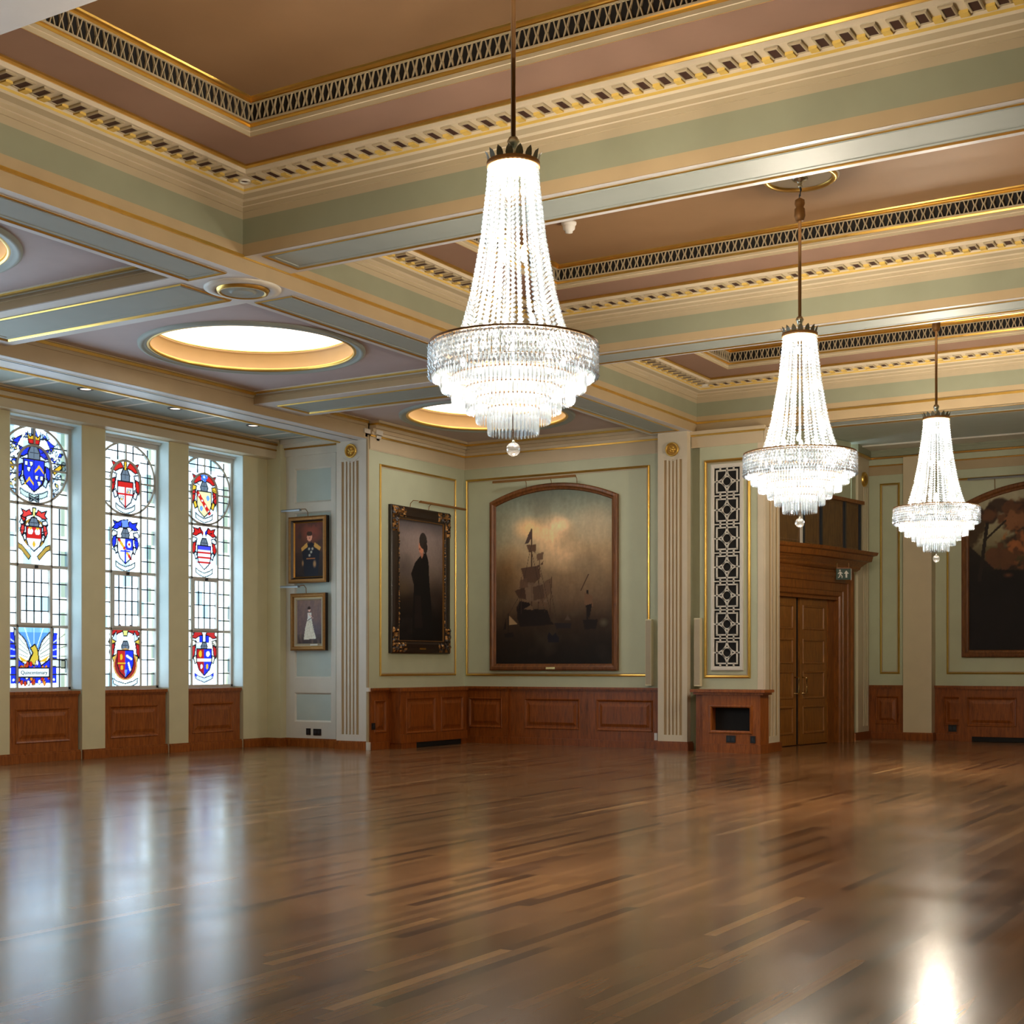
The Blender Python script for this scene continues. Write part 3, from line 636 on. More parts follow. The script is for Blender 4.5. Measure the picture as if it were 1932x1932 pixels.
# wooden heater surround below the pierced grille
t = thing('heater_surround', 'wooden surround with a black rectangular opening below the pierced white grille', 'fireplace', (-9.25, 22.45, 0)); o3 = (-9.25, 22.45, 0); T = onY(YG); dep = .40; mb = MB(); u0, u1 = -9.87, -8.66
mb.box(u0, -9.72, 0, 1.0, 0, dep-.06, 'wood_dark', T)
mb.box(-9.72, -9.56, .12, 1.0, 0, dep, 'wood_red', T); mb.box(-8.84, u1, .12, 1.0, 0, dep, 'wood_red', T); mb.box(-9.56, -8.84, .80, 1.0, 0, dep, 'wood_red', T); mb.box(-9.56, -8.84, .12, .36, 0, dep, 'wood_red', T)
mb.box(-9.72, u1+.02, 0, .15, 0, dep+.03, 'wood_red', T)
mb.build('body', t, o3)
MB().box(u0-.02, u1+.06, 1.0, 1.04, 0, dep+.03, 'wood_red', T).box(u0-.06, u1+.1, 1.04, 1.09, 0, dep+.07, 'wood_red', T).build('mantel_shelf', t, o3)
MB().rect(lambda u, v, w: T(u, v, w+dep), -9.60, -8.80, .33, .83, [(0, 0), (.008, .018), (.03, .02), (.05, .008), (.055, -.03)], 'wood_red').build('opening_moulding', t, o3)
MB().box(-9.56, -8.84, .36, .8, .02, .2, 'void', T).build('firebox', t, o3, label='black opening')

# ------------------------------------------------------------------ wall sockets and other small fixtures
def socket(lbl, T, u, v, w, hgt, wout, mat='plastic_black', n=2):
    c = T(u, v, wout); t = thing('wall_socket', lbl, 'socket', c)
    MB().box(u-w/2, u+w/2, v-hgt/2, v+hgt/2, wout, wout+.012, mat, T).build('face_plate', t, c)
    for i in range(n):
        x = u+(i-(n-1)/2)*w*.45; MB().box(x-w*.14, x+w*.14, v-hgt*.25, v+hgt*.25, wout+.012, wout+.016, 'steel_dark' if mat == 'plastic_black' else 'plastic_white', T).build('outlet', t, c)
Tr = onY(YRET)
socket('smaller square black socket at the foot of the pale panelled wall', Tr, -16.59, .28, .10, .12, .032, n=1)
socket('wider black double socket at the foot of the pale panelled wall', Tr, -16.38, .275, .18, .12, .032)
socket('black socket on the wood panelling between the white pilaster and the cabinet', onX(XP), 19.83, .42, .10, .12, .042, n=1)
Tg = onY(YG)
socket('black double socket below the middle of the black heater opening', Tg, -9.19, .24, .17, .12, .401)
socket('black single socket at the lower right corner of the heater surround', Tg, -8.79, .24, .09, .12, .401, n=1)
socket('small white socket on the wood panelling beside the fluted cream pilaster', onY(YE), -10.8, .22, .06, .13, .101, 'plastic_white', 1)
socket('black socket on the wood panelling right of the plain cream pier', onY(YD), -6.92, .25, .16, .14, .051)
for u, lbl in ((-10.95, 'slim cream column speaker left of the fluted cream pilaster'), (-9.95, 'slim cream column speaker beside the pierced grille')):
    yb = YE if u < -10.5 else YG
    t = thing('column_speaker', lbl, 'speaker', (u, yb, 1.14), 'column speakers beside the pilaster')
    MB().box(-.06, .06, -.11, -.02, 0, 1.2, 'speaker').box(-.03, .03, -.02, 0, .2, .3, 'speaker').box(-.03, .03, -.02, 0, .9, 1.0, 'speaker').build('cabinet', t)
    MB().box(-.052, .052, -.114, -.11, .02, 1.18, 'cream').build('speaker_cover', t)

# pierced grille panel
t = thing('ventilation_grille', 'tall white pierced grille of squares and circles above the heater surround', 'grille', (-9.42, YG, 3.23)); o3 = (-9.42, YG, 3.23); T = onY(YG)
MB().box(-9.66, -9.18, 1.46, 5.0, .004, .008, 'void', T).build('dark_backing', t, o3)
g = MB(); u0, u1, z0, z1 = -9.66, -9.18, 1.48, 4.98; cu = -9.42; T2 = lambda u, v, w: T(u, v, w+.012); n = 7; ph = (z1-z0)/n; bw = .026; dp = .025
g.rect(T2, u0-.06, u1+.06, z0-.06, z1+.06, [(0, -.012), (0, .03), (.03, .034), (.06, .026), (.06, -.01)], 'offwhite')
for i in range(n+1): g.bar(T2, (u0, z0+i*ph), (u1, z0+i*ph), bw*.8, dp, 'offwhite')
for i in range(n):
    zc = z0+(i+.5)*ph; q = .19
    for s1 in (-1, 1):
        g.bar(T2, (cu-q-.012, zc+s1*q), (cu+q+.012, zc+s1*q), bw, dp, 'offwhite'); g.bar(T2, (cu+s1*q, zc-q), (cu+s1*q, zc+q), bw, dp, 'offwhite')
        for x in (-.125, 0, .125): g.bar(T2, (cu+x, zc+s1*q), (cu+x, zc+s1*ph/2), bw, dp, 'offwhite')
        g.bar(T2, (cu+s1*q, zc), (cu+s1*.24, zc), bw, dp, 'offwhite')
        for s2 in (-1, 1):   # concave diamond
            pts = []
            for k in range(6):
                a = k/5*PI/2; bx = q-(q)*math.sin(a)*1.0; pts.append((cu+s1*(q-q*math.sin(a)*.86-.14*q*k/5), zc+s2*(q-q*math.cos(a)*.86-.14*q*(1-k/5))))
            for p, r_ in zip(pts, pts[1:]): g.bar(T2, p, r_, bw*.85, dp, 'offwhite')
    pts = [(cu+.085*math.cos(2*PI*k/24), zc+.085*math.sin(2*PI*k/24)) for k in range(24)]
    for k in range(24): g.bar(T2, pts[k], pts[(k+1) % 24], .024, dp, 'offwhite')
g.build('lattice', t, o3)

# ------------------------------------------------------------------ doors
d = struct(thing('door_1', 'double panelled wooden doors in a moulded wooden case', 'door', TD(1, 0, 0))); del d['category']
o3 = TD(1, 0, 0)
def leaf(t0, t1, hx):
    mb = MB(); w0 = -.12; mb.box(t0, t1, .015, 2.78, w0-.05, w0-.012, 'wood_door', TD); e = .11
    rows_ = [(.21, .74), (.87, 1.40), (1.53, 2.01), (2.18, 2.65)]
    mb.box(t0, t0+e, .015, 2.78, w0-.012, w0, 'wood_door', TD); mb.box(t1-e, t1, .015, 2.78, w0-.012, w0, 'wood_door', TD); zz = .015
    for a, b_ in rows_+[(2.78, 0)]:
        mb.box(t0+e, t1-e, zz, a, w0-.012, w0, 'wood_door', TD); zz = b_
    for a, b_ in rows_: mb.rect(lambda u, v, w: TD(u, v, w+w0), t0+e, t1-e, a, b_, [(0, 0), (.012, .016), (.035, .012), (.045, -.012), (.10, -.008)], 'wood_door', 'wood_door')
    o = mb.build('door_leaf', d, o3)
    h_ = MB(); h_.box(hx-.03, hx+.03, .93, 1.33, w0, w0+.006, 'brass', TD)
    h_.tube([TD(hx, .98, w0), TD(hx, .98, w0+.09), TD(hx, 1.0, w0+.1), TD(hx, 1.26, w0+.1), TD(hx, 1.28, w0+.09), TD(hx, 1.28, w0)], .013, 'brass_bright')
    q = h_.build('pull_handle', o, o3, label='bright brass pull handle'); return o
leaf(-.24, .82, .74); leaf(.96, 2.07, 1.05)
MB().box(.82, .96, .015, 2.78, -.17, -.16, 'void', TD).box(-.26, 2.2, 0, 2.9, -.24, -.2, 'wood_case', TD).build('door_gap', d, o3)
fr = MB()
path = [(-.30, 0), (-.30, 2.84), (2.32, 2.84), (2.32, 0)]
fr.loop(TD, path, [(0, -.2), (0, .0), (.02, .03), (.10, .03), (.11, .05), (.26, .05), (.27, .08), (.36, .08), (.40, .11), (.46, .11), (.48, .06), (.50, 0)], 'wood_case', closed=False)
fr.box(2.07, 2.32, 0, 2.84, -.2, -.1, 'wood_case', TD); fr.box(-.3, -.24, 0, 2.84, -.2, -.1, 'wood_case', TD); fr.box(-.3, 2.32, 2.78, 2.84, -.2, -.02, 'wood_case', TD)
fr.build('door_case', d, o3)
fb = MB(); fb.box(-.8, 2.84, 3.0, 3.50, 0, .04, 'wood_case', TD); fb.box(-.8, 2.84, 3.30, 3.36, 0, .07, 'wood_case', TD); fb.build('frieze_board', d, o3)
ec = MB()
base = [(-.85, .0), (.85, .16), (3.05, .16), (3.05, -.02)]
prev = None
lv = [(3.36, .0), (3.40, .05), (3.44, .06), (3.50, .12), (3.54, .16), (3.56, .22), (3.66, .24), (3.68, .30), (3.74, .32)]
for z, w in lv:
    ring = [TD(-.85, z, w*.5), TD(.85, z, w+.10), TD(2.9+w, z, w+.10), TD(2.9+w, z, -.25)]
    if prev:
        for a, b_, c, e in zip(prev, prev[1:], ring[1:], ring): ec.face((a, b_, c, e), 'wood_case')
    prev = ring
ec.face(prev+[TD(-.85, 3.74, -.25)], 'wood_case'); ec.build('door_cornice', d, o3)
# glazed screen standing on the cornice
t = thing('gallery_screen', 'dark mullioned wood screen standing on the cornice above the doors', 'screen', TD(1, 3.74, 0)); o3 = TD(1, 3.74, 0)
MB().box(-.78, 3.2, 3.74, 4.72, -.02, .02, 'wood_screen', TD).build('back_panel', t, o3)
for u0, u1 in ((-.7, .66), (.86, 1.44), (1.58, 2.42), (2.58, 3.12)):
    MB().rect(lambda u, v, w: TD(u, v, w+.02), u0, u1, 3.80, 4.68, [(0, 0), (.004, .012), (.03, .012), (.045, .003)], 'wood_screen', 'wood_screen').build('panel', t, o3)
for u in (.80, 1.51, 2.50, 3.17): MB().box(u-.03, u+.03, 3.74, 4.72, .02, .06, 'steel_dark', TD).build('mullion', t, o3)
MB().box(-.8, .75, 3.74, 3.77, .02, .06, 'offwhite', TD).box(.70, .74, 3.74, 4.72, .02, .06, 'offwhite', TD).build('pale_edging', t, o3, label='pale edging strip')
MB().box(-.8, 3.28, 4.72, 4.79, -.05, .09, 'wood_case', TD).build('top_rail', t, o3)
# exit sign, hung from the cornice
c = TD(1.92, 3.12, .30); t = thing('exit_sign', 'green hanging exit sign with running figure and upward arrow over the doors', 'exit sign', c)
T = lambda u, v, w: (c[0]+u*.94, c[1]+u*.34-w, c[2]+v)
def ts(u, v, w): u, v = u*.82, v*.88+.03; return (u*math.cos(.55)+w*math.sin(.55), u*math.sin(.55)-w*math.cos(.55), v)
MB().box(-.17, .17, 0, .24, -.006, .006, 'exit_green', ts).build('panel', t)
pg = MB(); W = (.006, .009)
pg.prism(ts, [(-.085+.022*math.cos(a), .2+.022*math.sin(a)) for a in [i*PI/5 for i in range(10)]], *W, 'plastic_white')
for a in ([(-.10, .17), (-.06, .175), (-.05, .11), (-.09, .105)], [(-.06, .17), (-.02, .14), (-.028, .125), (-.065, .15)], [(-.10, .17), (-.135, .13), (-.12, .12), (-.09, .15)], [(-.06, .115), (-.02, .08), (-.03, .03), (-.045, .035), (-.045, .075), (-.08, .105)], [(-.09, .11), (-.075, .07), (-.12, .035), (-.13, .05), (-.10, .075), (-.105, .11)],
          [(.065, .20), (.125, .13), (.085, .13), (.085, .045), (.045, .045), (.045, .13), (.005, .13)]): pg.prism(ts, a, *W, 'plastic_white')
pg.build('pictogram', t, label='white running figure and arrow')
MB().box(.17, .18, -.01, .24, -.008, .02, 'plastic_white', ts).box(-.17, .18, .24, .26, -.02, .02, 'wood_case', ts).build('holder', t)
for x in (-.145, .125): MB().box(x-.005, x+.005, .26, .36, -.004, .004, 'brass', ts).build('hanger', t)

# ------------------------------------------------------------------ paintings
def picture_light(name_label, T, u0, u1, v, out, arms, vb, mat, tilt=0.0):
    c = T((u0+u1)/2, v, 0); t = thing('picture_light', name_label, 'picture light', c)
    mb = MB(); n = 8
    pr = [(-.035, -.012), (-.02, .02), (.02, .026), (.04, .008), (.03, -.02)]
    lo = [T(u0, v+b_, out+a) for a, b_ in pr]; hi = [T(u1, v+b_, out+a) for a, b_ in pr]
    for i in range(5): mb.face((lo[i], hi[i], hi[(i+1) % 5], lo[(i+1) % 5]), mat)
    mb.face(lo, mat); mb.face(hi[::-1], mat); mb.build('lamp_shade', t, c)
    for a in arms:
        vb_ = vb(a) if callable(vb) else vb
        MB().tube([T(a, vb_, .05), T(a, v-.02, .06), T(a, v+.03, out*.5), T(a, v+.015, out)], .007, 'brass', 6).build('arm', t, c)
    return t
def arch_path(u0, u1, z0, zs, zt, n=20):
    w = (u1-u0)/2; s_ = zt-zs; R = (w*w+s_*s_)/(2*s_); cu = (u0+u1)/2; a0 = math.asin(w/R)
    return [(u0, z0), (u1, z0)] + [(cu+R*math.sin(a0-2*a0*i/n), zt-R+R*math.cos(a0-2*a0*i/n)) for i in range(n+1)]
def arch_top(u0, u1, zs, zt):
    w = (u1-u0)/2; s_ = zt-zs; R = (w*w+s_*s_)/(2*s_); cu = (u0+u1)/2
    return lambda U: zt-R+np.sqrt(np.maximum(0, R*R-(U-cu)**2))
FR = [(0, .002), (0, .07), (.02, .085), (.06, .09), (.09, .065), (.115, .055), (.13, .03)]

# seascape
c = (-13.0, YE, 3.1); T = onY(YE)
t = thing('painting', 'large arched oil painting of sailing ships in a plain wooden frame', 'painting', c)
MB().loop(T, arch_path(-14.37, -11.60, 1.41, 4.66, 4.95), FR, 'wood_frame').build('frame', t, c)
cv = canvas_rect(-14.26, -11.71, 1.53, 4.84, .014, (70, 62, 44), arch_top(-14.26, -11.71, 4.57, 4.84))
cv.c = np.interp(cv.V[..., None].repeat(3, -1)*0+cv.V[..., None], [1.5, 2.0, 2.55, 2.9, 3.3, 3.8, 4.3, 4.85], [0]*8)*0
H_ = [1.5, 1.95, 2.4, 2.75, 3.2, 3.7, 4.2, 4.55, 4.9]; RGB = [(20, 14, 10), (30, 21, 13), (52, 36, 22), (92, 70, 46), (118, 92, 60), (156, 130, 88), (160, 146, 108), (116, 116, 90), (76, 82, 66)]
for q in range(3): cv.c[..., q] = np.interp(cv.V, H_, [r[q]/255 for r in RGB])
cv.ell(-13.0, 4.0, .60, .42, (236, 186, 122), .8, .9); cv.ell(-13.5, 4.12, .42, .26, (226, 176, 110), .8, .9); cv.ell(-12.85, 4.12, .3, .22, (244, 196, 134), .7, .8); cv.ell(-12.75, 3.6, .6, .4, (216, 172, 116), .9, .8); cv.ell(-12.1, 4.1, .5, .5, (176, 150, 108), 1.0, .55); cv.ell(-12.1, 3.5, .8, .4, (150, 118, 78), 1.0, .5)
cv.ell(-14.2, 4.2, .45, .9, (104, 104, 76), 1.0, .7); cv.ell(-14.0, 3.3, .5, .6, (112, 78, 40), 1.0, .7); cv.ell(-14.2, 2.9, .5, .8, (62, 44, 22), 1.0, .7)
cv.noise(5, 7, .25, (84, 74, 54)); cv.noise(40, 12, .06)
dk = (26, 18, 14); br = (60, 40, 26); sl = (84, 60, 40)
cv.line((-13.45, 2.5), (-13.45, 4.1), .025, br); cv.poly([(-13.45, 4.12), (-13.52, 4.0), (-13.6, 3.82), (-13.5, 3.85), (-13.45, 3.95)], (70, 54, 44))
cv.poly([(-13.56, 3.8), (-13.34, 3.82), (-13.36, 3.64), (-13.42, 3.68), (-13.5, 3.66)], sl); cv.line((-13.3, 2.5), (-13.27, 3.5), .02, br)
cv.poly([(-13.68, 3.36), (-13.2, 3.42), (-13.18, 3.5), (-13.3, 3.36), (-13.24, 3.2), (-13.42, 3.02), (-13.6, 3.1)], (72, 50, 34)); cv.poly([(-13.6, 3.1), (-13.2, 3.06), (-13.1, 2.7), (-13.6, 2.74)], (96, 74, 52), .8)
cv.poly([(-13.82, 2.94), (-13.6, 3.0), (-13.56, 2.76), (-13.74, 2.8)], br); cv.poly([(-13.16, 3.1), (-13.0, 3.16), (-13.02, 2.9), (-13.2, 2.7), (-13.0, 2.64), (-13.3, 2.62)], sl, .8); cv.line((-13.05, 2.4), (-13.0, 3.18), .015, br)
cv.poly([(-13.78, 2.62), (-13.7, 2.74), (-13.5, 2.7), (-13.4, 2.58), (-13.1, 2.56), (-13.02, 2.34), (-12.95, 2.28), (-13.7, 2.24), (-13.76, 2.4)], dk); cv.noise(60, 80, .05)
for (x0, y0, x1, y1) in ((-13.45, 3.8, -13.75, 2.6), (-13.45, 3.7, -13.15, 2.5), (-13.27, 3.4, -13.0, 2.4), (-13.6, 3.0, -13.95, 2.5), (-13.05, 3.1, -12.9, 2.35), (-13.68, 2.5, -13.68, 3.2)): cv.line((x0, y0), (x1, y1), .012, (54, 38, 26), .8)
cv.poly([(-13.42, 3.0), (-13.2, 3.04), (-13.16, 2.78), (-13.4, 2.74)], (64, 44, 30), .8); cv.poly([(-13.7, 3.14), (-13.55, 3.18), (-13.52, 3.0), (-13.72, 2.98)], (80, 56, 38), .8); cv.poly([(-13.34, 3.62), (-13.18, 3.66), (-13.2, 3.52), (-13.32, 3.5)], (80, 56, 38), .8); cv.poly([(-13.62, 2.58), (-13.46, 2.66), (-13.4, 2.56)], (130, 98, 62), .6)
cv.poly([(-14.06, 2.12), (-13.86, 2.14), (-13.84, 2.05), (-14.04, 2.04)], dk); cv.line((-13.97, 2.1), (-13.97, 2.5), .02, dk); cv.poly([(-13.95, 2.46), (-13.76, 2.3), (-13.94, 2.28)], (140, 110, 70)); cv.poly([(-14.02, 2.4), (-14.02, 2.2), (-14.08, 2.2)], dk)
cv.poly([(-12.95, 2.3), (-12.58, 2.3), (-12.6, 2.2), (-12.9, 2.2)], (30, 24, 22)); cv.poly([(-12.66, 2.46), (-12.6, 2.36), (-12.72, 2.36)], (70, 54, 40))
cv.poly([(-12.34, 2.36), (-12.02, 2.36), (-12.06, 2.18), (-12.3, 2.18)], dk); cv.line((-12.24, 2.3), (-12.24, 2.9), .03, dk); cv.line((-12.38, 2.9), (-12.22, 3.2), .018, br); cv.poly([(-12.3, 2.86), (-12.14, 2.8), (-12.12, 2.6), (-12.3, 2.64)], (96, 68, 44)); cv.poly([(-12.28, 2.62), (-12.14, 2.66), (-12.2, 2.36)], dk); cv.ell(-11.9, 2.3, .12, .1, (78, 70, 50), .8, .8)
cv.poly([(-13.1, 2.06), (-13.06, 2.14), (-12.98, 2.06), (-12.92, 2.12), (-12.84, 2.02), (-12.84, 1.94), (-13.08, 1.94)], (22, 18, 22))
hang(cv, T, .032, 'canvas', t, org=c)
MB().box(-13.1, -12.9, 1.435, 1.475, .09, .094, 'brass_bright', T).build('name_plate', t, c)
picture_light('long thin picture light above the arched painting of ships', T, -14.19, -12.39, 5.02, .22, (-13.55, -13.0, -12.45), lambda u: float(arch_top(-14.37, -11.60, 4.66, 4.95)(np.array(u)))+.004, 'brass')

# dark cloaked figure
c = (XP, 21.3, 3.05); T = onX(XP)
t = thing('painting', 'tall dark-framed painting of a person in a long black cloak, turned left', 'painting', c)
fr = MB(); fr.rect(T, 20.34, 22.26, 1.73, 4.43, [(0, .002), (0, .06), (.03, .075), (.09, .09), (.17, .09), (.2, .075), (.235, .07)], 'frame_ebony')
fr.rect(T, 20.345+.22, 22.255-.22, 1.735+.22, 4.425-.22, [(0, .07), (.006, .076), (.012, .074), (.014, .04)], 'gold_old'); fr.build('frame', t, c)
r2 = random.Random(3)
def relief(name, u0, u1, v0, v1, amp, st):
    nu, nv = max(2, int(abs(u1-u0)/st)), max(2, int(abs(v1-v0)/st)); rl = MB()
    h_ = [[.075+amp*(r2.random()**2)*(0 if i in (0, nu) or j in (0, nv) else 1) for i in range(nu+1)] for j in range(nv+1)]
    P = [[T(u0+(u1-u0)*i/nu, v0+(v1-v0)*j/nv, h_[j][i]+.01) for i in range(nu+1)] for j in range(nv+1)]
    base = 0; rl.v = [p for row in P for p in row]
    for j in range(nv):
        for i in range(nu):
            k = j*(nu+1)+i; rl.f.append((k, k+1, k+nu+2, k+nu+1)); rl.m.append('gold_old' if r2.random() < .38 else 'frame_ebony'); rl.sm.append(False)
    return rl.build(name, t, c)
for cu, cz, su, sz in ((20.36, 1.75, 1, 1), (22.24, 1.75, -1, 1), (20.36, 4.41, 1, -1), (22.24, 4.41, -1, -1)):
    relief('corner_ornament', cu, cu+su*.42, cz, cz+sz*.18, .05, .032); relief('corner_ornament', cu, cu+su*.18, cz+sz*.18, cz+sz*.46, .05, .032)
for uu in (20.545, 22.03): relief('bead_moulding', uu, uu+.025, 2.2, 3.96, .03, .02)

cv = canvas_rect(20.57, 22.03, 1.96, 4.2, .012, (80, 70, 60))
H_ = [1.96, 2.4, 2.75, 3.0, 3.4, 3.9, 4.2]; RGB = [(12, 8, 7), (16, 11, 9), (34, 24, 16), (72, 58, 44), (106, 90, 74), (116, 100, 86), (72, 64, 58)]
for q in range(3): cv.c[..., q] = np.interp(cv.V, H_, [r[q]/255 for r in RGB])
cv.ell(21.3, 3.75, .6, .45, (140, 118, 100), 1, .6); cv.ell(20.75, 3.3, .35, .3, (64, 54, 46), 1, .7); cv.ell(20.7, 2.95, .4, .25, (74, 58, 36), 1, .7); cv.ell(21.85, 2.8, .35, .4, (40, 30, 24), 1, .7); cv.noise(4, 6, .3, (70, 60, 52)); cv.noise(50, 60, .05)
K = (14, 11, 10)
cv.poly([(21.05, 3.3), (21.12, 3.42), (21.25, 3.52), (21.35, 3.6), (21.48, 3.62), (21.56, 3.45), (21.58, 3.1), (21.64, 2.7), (21.7, 2.2), (21.68, 2.02), (21.02, 2.02), (21.06, 2.6), (21.08, 3.0), (20.99, 3.2)], K)
cv.poly([(21.12, 2.8), (21.3, 2.8), (21.36, 2.2), (21.1, 2.2)], (34, 22, 18), .6)
cv.ell(21.32, 3.72, .085, .13, (172, 112, 78)); cv.ell(21.27, 3.68, .03, .02, (120, 66, 46)); cv.ell(21.38, 3.84, .125, .15, (40, 34, 28)); cv.ell(21.45, 3.72, .07, .11, (34, 27, 22)); cv.poly([(21.26, 3.62), (21.4, 3.6), (21.34, 3.5)], (150, 98, 70))
hang(cv, T, .042, 'canvas', t, org=c)
MB().box(21.2, 21.4, 1.80, 1.83, .09, .094, 'gold_dull', T).build('name_plate', t, c)
picture_light('long bronze picture light above the cloaked figure painting', T, 21.0, 22.5, 4.52, .24, (20.95, 21.55), 4.434, 'brass')

# two small portraits one above the other
T = lambda u, v, w: (u, YRET-.034-w, v)
c = (-16.54, YRET-.03, 3.64)
t = thing('painting', 'gilt-framed portrait of a person in dark uniform with gold epaulettes', 'painting', c)
MB().rect(T, -17.0, -16.10, 3.03, 4.26, [(0, .002), (.0, .09), (.03, .11), (.07, .10), (.10, .06), (.12, .03)], ['frame_ebony', 'gold_old', 'gold_old', 'frame_ebony', 'gold_dull']).build('frame', t, c)
cv = canvas_rect(-16.885, -16.215, 3.145, 4.145, .01, (60, 40, 30)); cv.band(3.1, 3.6, (32, 24, 20), (62, 42, 32)); cv.band(3.6, 4.15, (74, 48, 34), (96, 52, 38)); cv.ell(-16.5, 3.95, .28, .22, (140, 66, 44), 1, .9); cv.noise(6, 8, .5, (50, 40, 36))
cv.poly([(-16.72, 3.66), (-16.62, 3.74), (-16.5, 3.78), (-16.36, 3.72), (-16.3, 3.6), (-16.34, 3.16), (-16.66, 3.16), (-16.7, 3.5)], (26, 26, 32)); cv.poly([(-16.74, 3.68), (-16.6, 3.78), (-16.58, 3.70), (-16.72, 3.62)], (186, 136, 62)); cv.poly([(-16.42, 3.78), (-16.27, 3.68), (-16.3, 3.62), (-16.44, 3.7)], (186, 136, 62))
for p in ((-16.55, 3.66), (-16.5, 3.6), (-16.54, 3.54), (-16.47, 3.66)): cv.ell(*p, .035, .035, (170, 160, 130), .6)
cv.line((-16.6, 3.48), (-16.42, 3.48), .03, (150, 92, 50)); cv.ell(-16.54, 3.88, .06, .085, (214, 140, 104)); cv.ell(-16.54, 3.94, .065, .045, (58, 36, 24)); cv.ell(-16.54, 3.86, .02, .01, (150, 80, 60)); cv.ell(-16.42, 3.38, .05, .09, (150, 110, 66), .6); cv.ell(-16.7, 3.4, .03, .07, (140, 100, 60), .6)
hang(cv, T, .032, 'canvas', t, org=c)
picture_light('short grey picture light above the upper small portrait', T, -17.02, -16.58, 4.36, .24, (-16.56,), 4.26, 'shade_grey')
c = (-16.54, YRET-.03, 2.31)
t = thing('painting', 'gilt-framed portrait of a standing woman in a long pale gown', 'painting', c)
MB().rect(T, -16.96, -16.13, 1.78, 2.84, [(0, .002), (.0, .08), (.03, .10), (.06, .09), (.07, .06), (.08, .06), (.11, .055), (.13, .03)], ['frame_ebony', 'gold_old', 'gold_old', 'gold_old', 'gold_dull', 'cream', 'cream']).build('frame', t, c)
cv = canvas_rect(-16.83, -16.26, 1.91, 2.71, .01, (84, 70, 62)); cv.band(1.9, 2.08, (56, 46, 42), (86, 74, 66)); cv.band(2.08, 2.72, (100, 82, 76), (112, 90, 78)); cv.noise(8, 3, .4, (140, 108, 82)); cv.ell(-16.4, 2.15, .2, .2, (76, 72, 76), 1, .6)
cv.poly([(-16.58, 2.4), (-16.5, 2.4), (-16.44, 2.15), (-16.38, 2.0), (-16.68, 1.98), (-16.64, 2.2)], (206, 196, 164)); cv.noise(30, 30, .08); cv.poly([(-16.58, 2.48), (-16.5, 2.48), (-16.49, 2.34), (-16.58, 2.34)], (222, 200, 176)); cv.ell(-16.545, 2.54, .028, .04, (222, 168, 140)); cv.ell(-16.55, 2.565, .034, .03, (50, 34, 26)); cv.line((-16.56, 2.46), (-16.46, 2.38), .02, (214, 166, 140)); cv.line((-16.59, 2.33), (-16.47, 2.40), .012, (60, 40, 40))
for k in range(6): cv.line((-16.56+k*.015, 2.34), (-16.66+k*.055, 2.0), .006, (160, 150, 120), .6)
hang(cv, T, .032, 'canvas', t, org=c)
MB().box(-16.48, -16.3, 1.87, 1.90, .075, .085, 'offwhite', T).build('name_plate', t, c)
picture_light('short grey picture light between the two small portraits', T, -17.04, -16.62, 2.955, .24, (-16.6,), 2.84, 'shade_grey')

# landscape on the far wall
c = (-5.13, YD, 3.2); T = onY(YD)
t = thing('painting', 'large arched landscape painting of dark trees, cut by the right picture edge', 'painting', c)
MB().loop(T, arch_path(-6.74, -3.52, 1.67, 4.72, 5.12), [(a*1.1, b_) for a, b_ in FR], 'wood_frame').build('frame', t, c)
cv = canvas_rect(-6.61, -3.65, 1.80, 5.0, .016, (24, 16, 12), arch_top(-6.61, -3.65, 4.62, 5.0)); H_ = [1.8, 3.1, 3.5, 4.0, 5.0]; RGB = [(18, 12, 10), (22, 15, 11), (50, 38, 22), (122, 108, 72), (150, 138, 104)]
for q in range(3): cv.c[..., q] = np.interp(cv.V, H_, [r[q]/255 for r in RGB])
def vnoise(cv, sx, sy):
    k = cv.c.copy(); n_ = cv.noise(sx, sy, 0); cv.c = k; return n_
def leaves(cv, x, y, rx, ry, cols):
    d = np.clip(1.25-np.hypot((cv.U-x)/rx, (cv.V-y)/ry), 0, 1)
    for q, cc in enumerate(cols): cv.blend(np.clip((vnoise(cv, 14+6*q, 14+6*q)*.75+d*.62-.62-.05*q)*7, 0, 1), cc, .92)
DK, MB_, LT = (44, 28, 18), (84, 50, 28), (120, 76, 44)
leaves(cv, -6.55, 4.2, .3, .55, [DK, (56, 40, 22)]); leaves(cv, -5.75, 4.62, .62, .2, [DK, MB_]); leaves(cv, -5.72, 4.32, .42, .3, [DK, MB_, LT]); leaves(cv, -6.2, 4.5, .2, .2, [DK, MB_]); leaves(cv, -5.4, 3.8, .7, .45, [DK, MB_, (140, 80, 40)]); leaves(cv, -6.05, 3.6, .4, .3, [(60, 52, 24), MB_]); leaves(cv, -4.4, 4.2, .8, .6, [DK, MB_])
cv.poly([(-6.61, 1.8), (-3.65, 1.8), (-3.65, 3.3), (-5.2, 3.34), (-6.1, 3.4), (-6.61, 3.9)], (18, 12, 10), .85); cv.line((-6.4, 3.2), (-6.25, 4.3), .07, (28, 20, 14)); cv.line((-6.28, 4.0), (-5.9, 4.35), .04, (34, 24, 16)); cv.ell(-5.85, 3.28, .12, .06, (110, 62, 34), 1, .8); cv.noise(20, 20, .1)
hang(cv, T, .032, 'canvas', t, org=c)
picture_light('long thin picture light above the dark landscape painting', T, -6.58, -3.68, 5.18, .22, (-6.1, -5.3, -4.4), lambda u: float(arch_top(-6.74, -3.52, 4.72, 5.12)(np.array(u)))+.004, 'shade_grey')

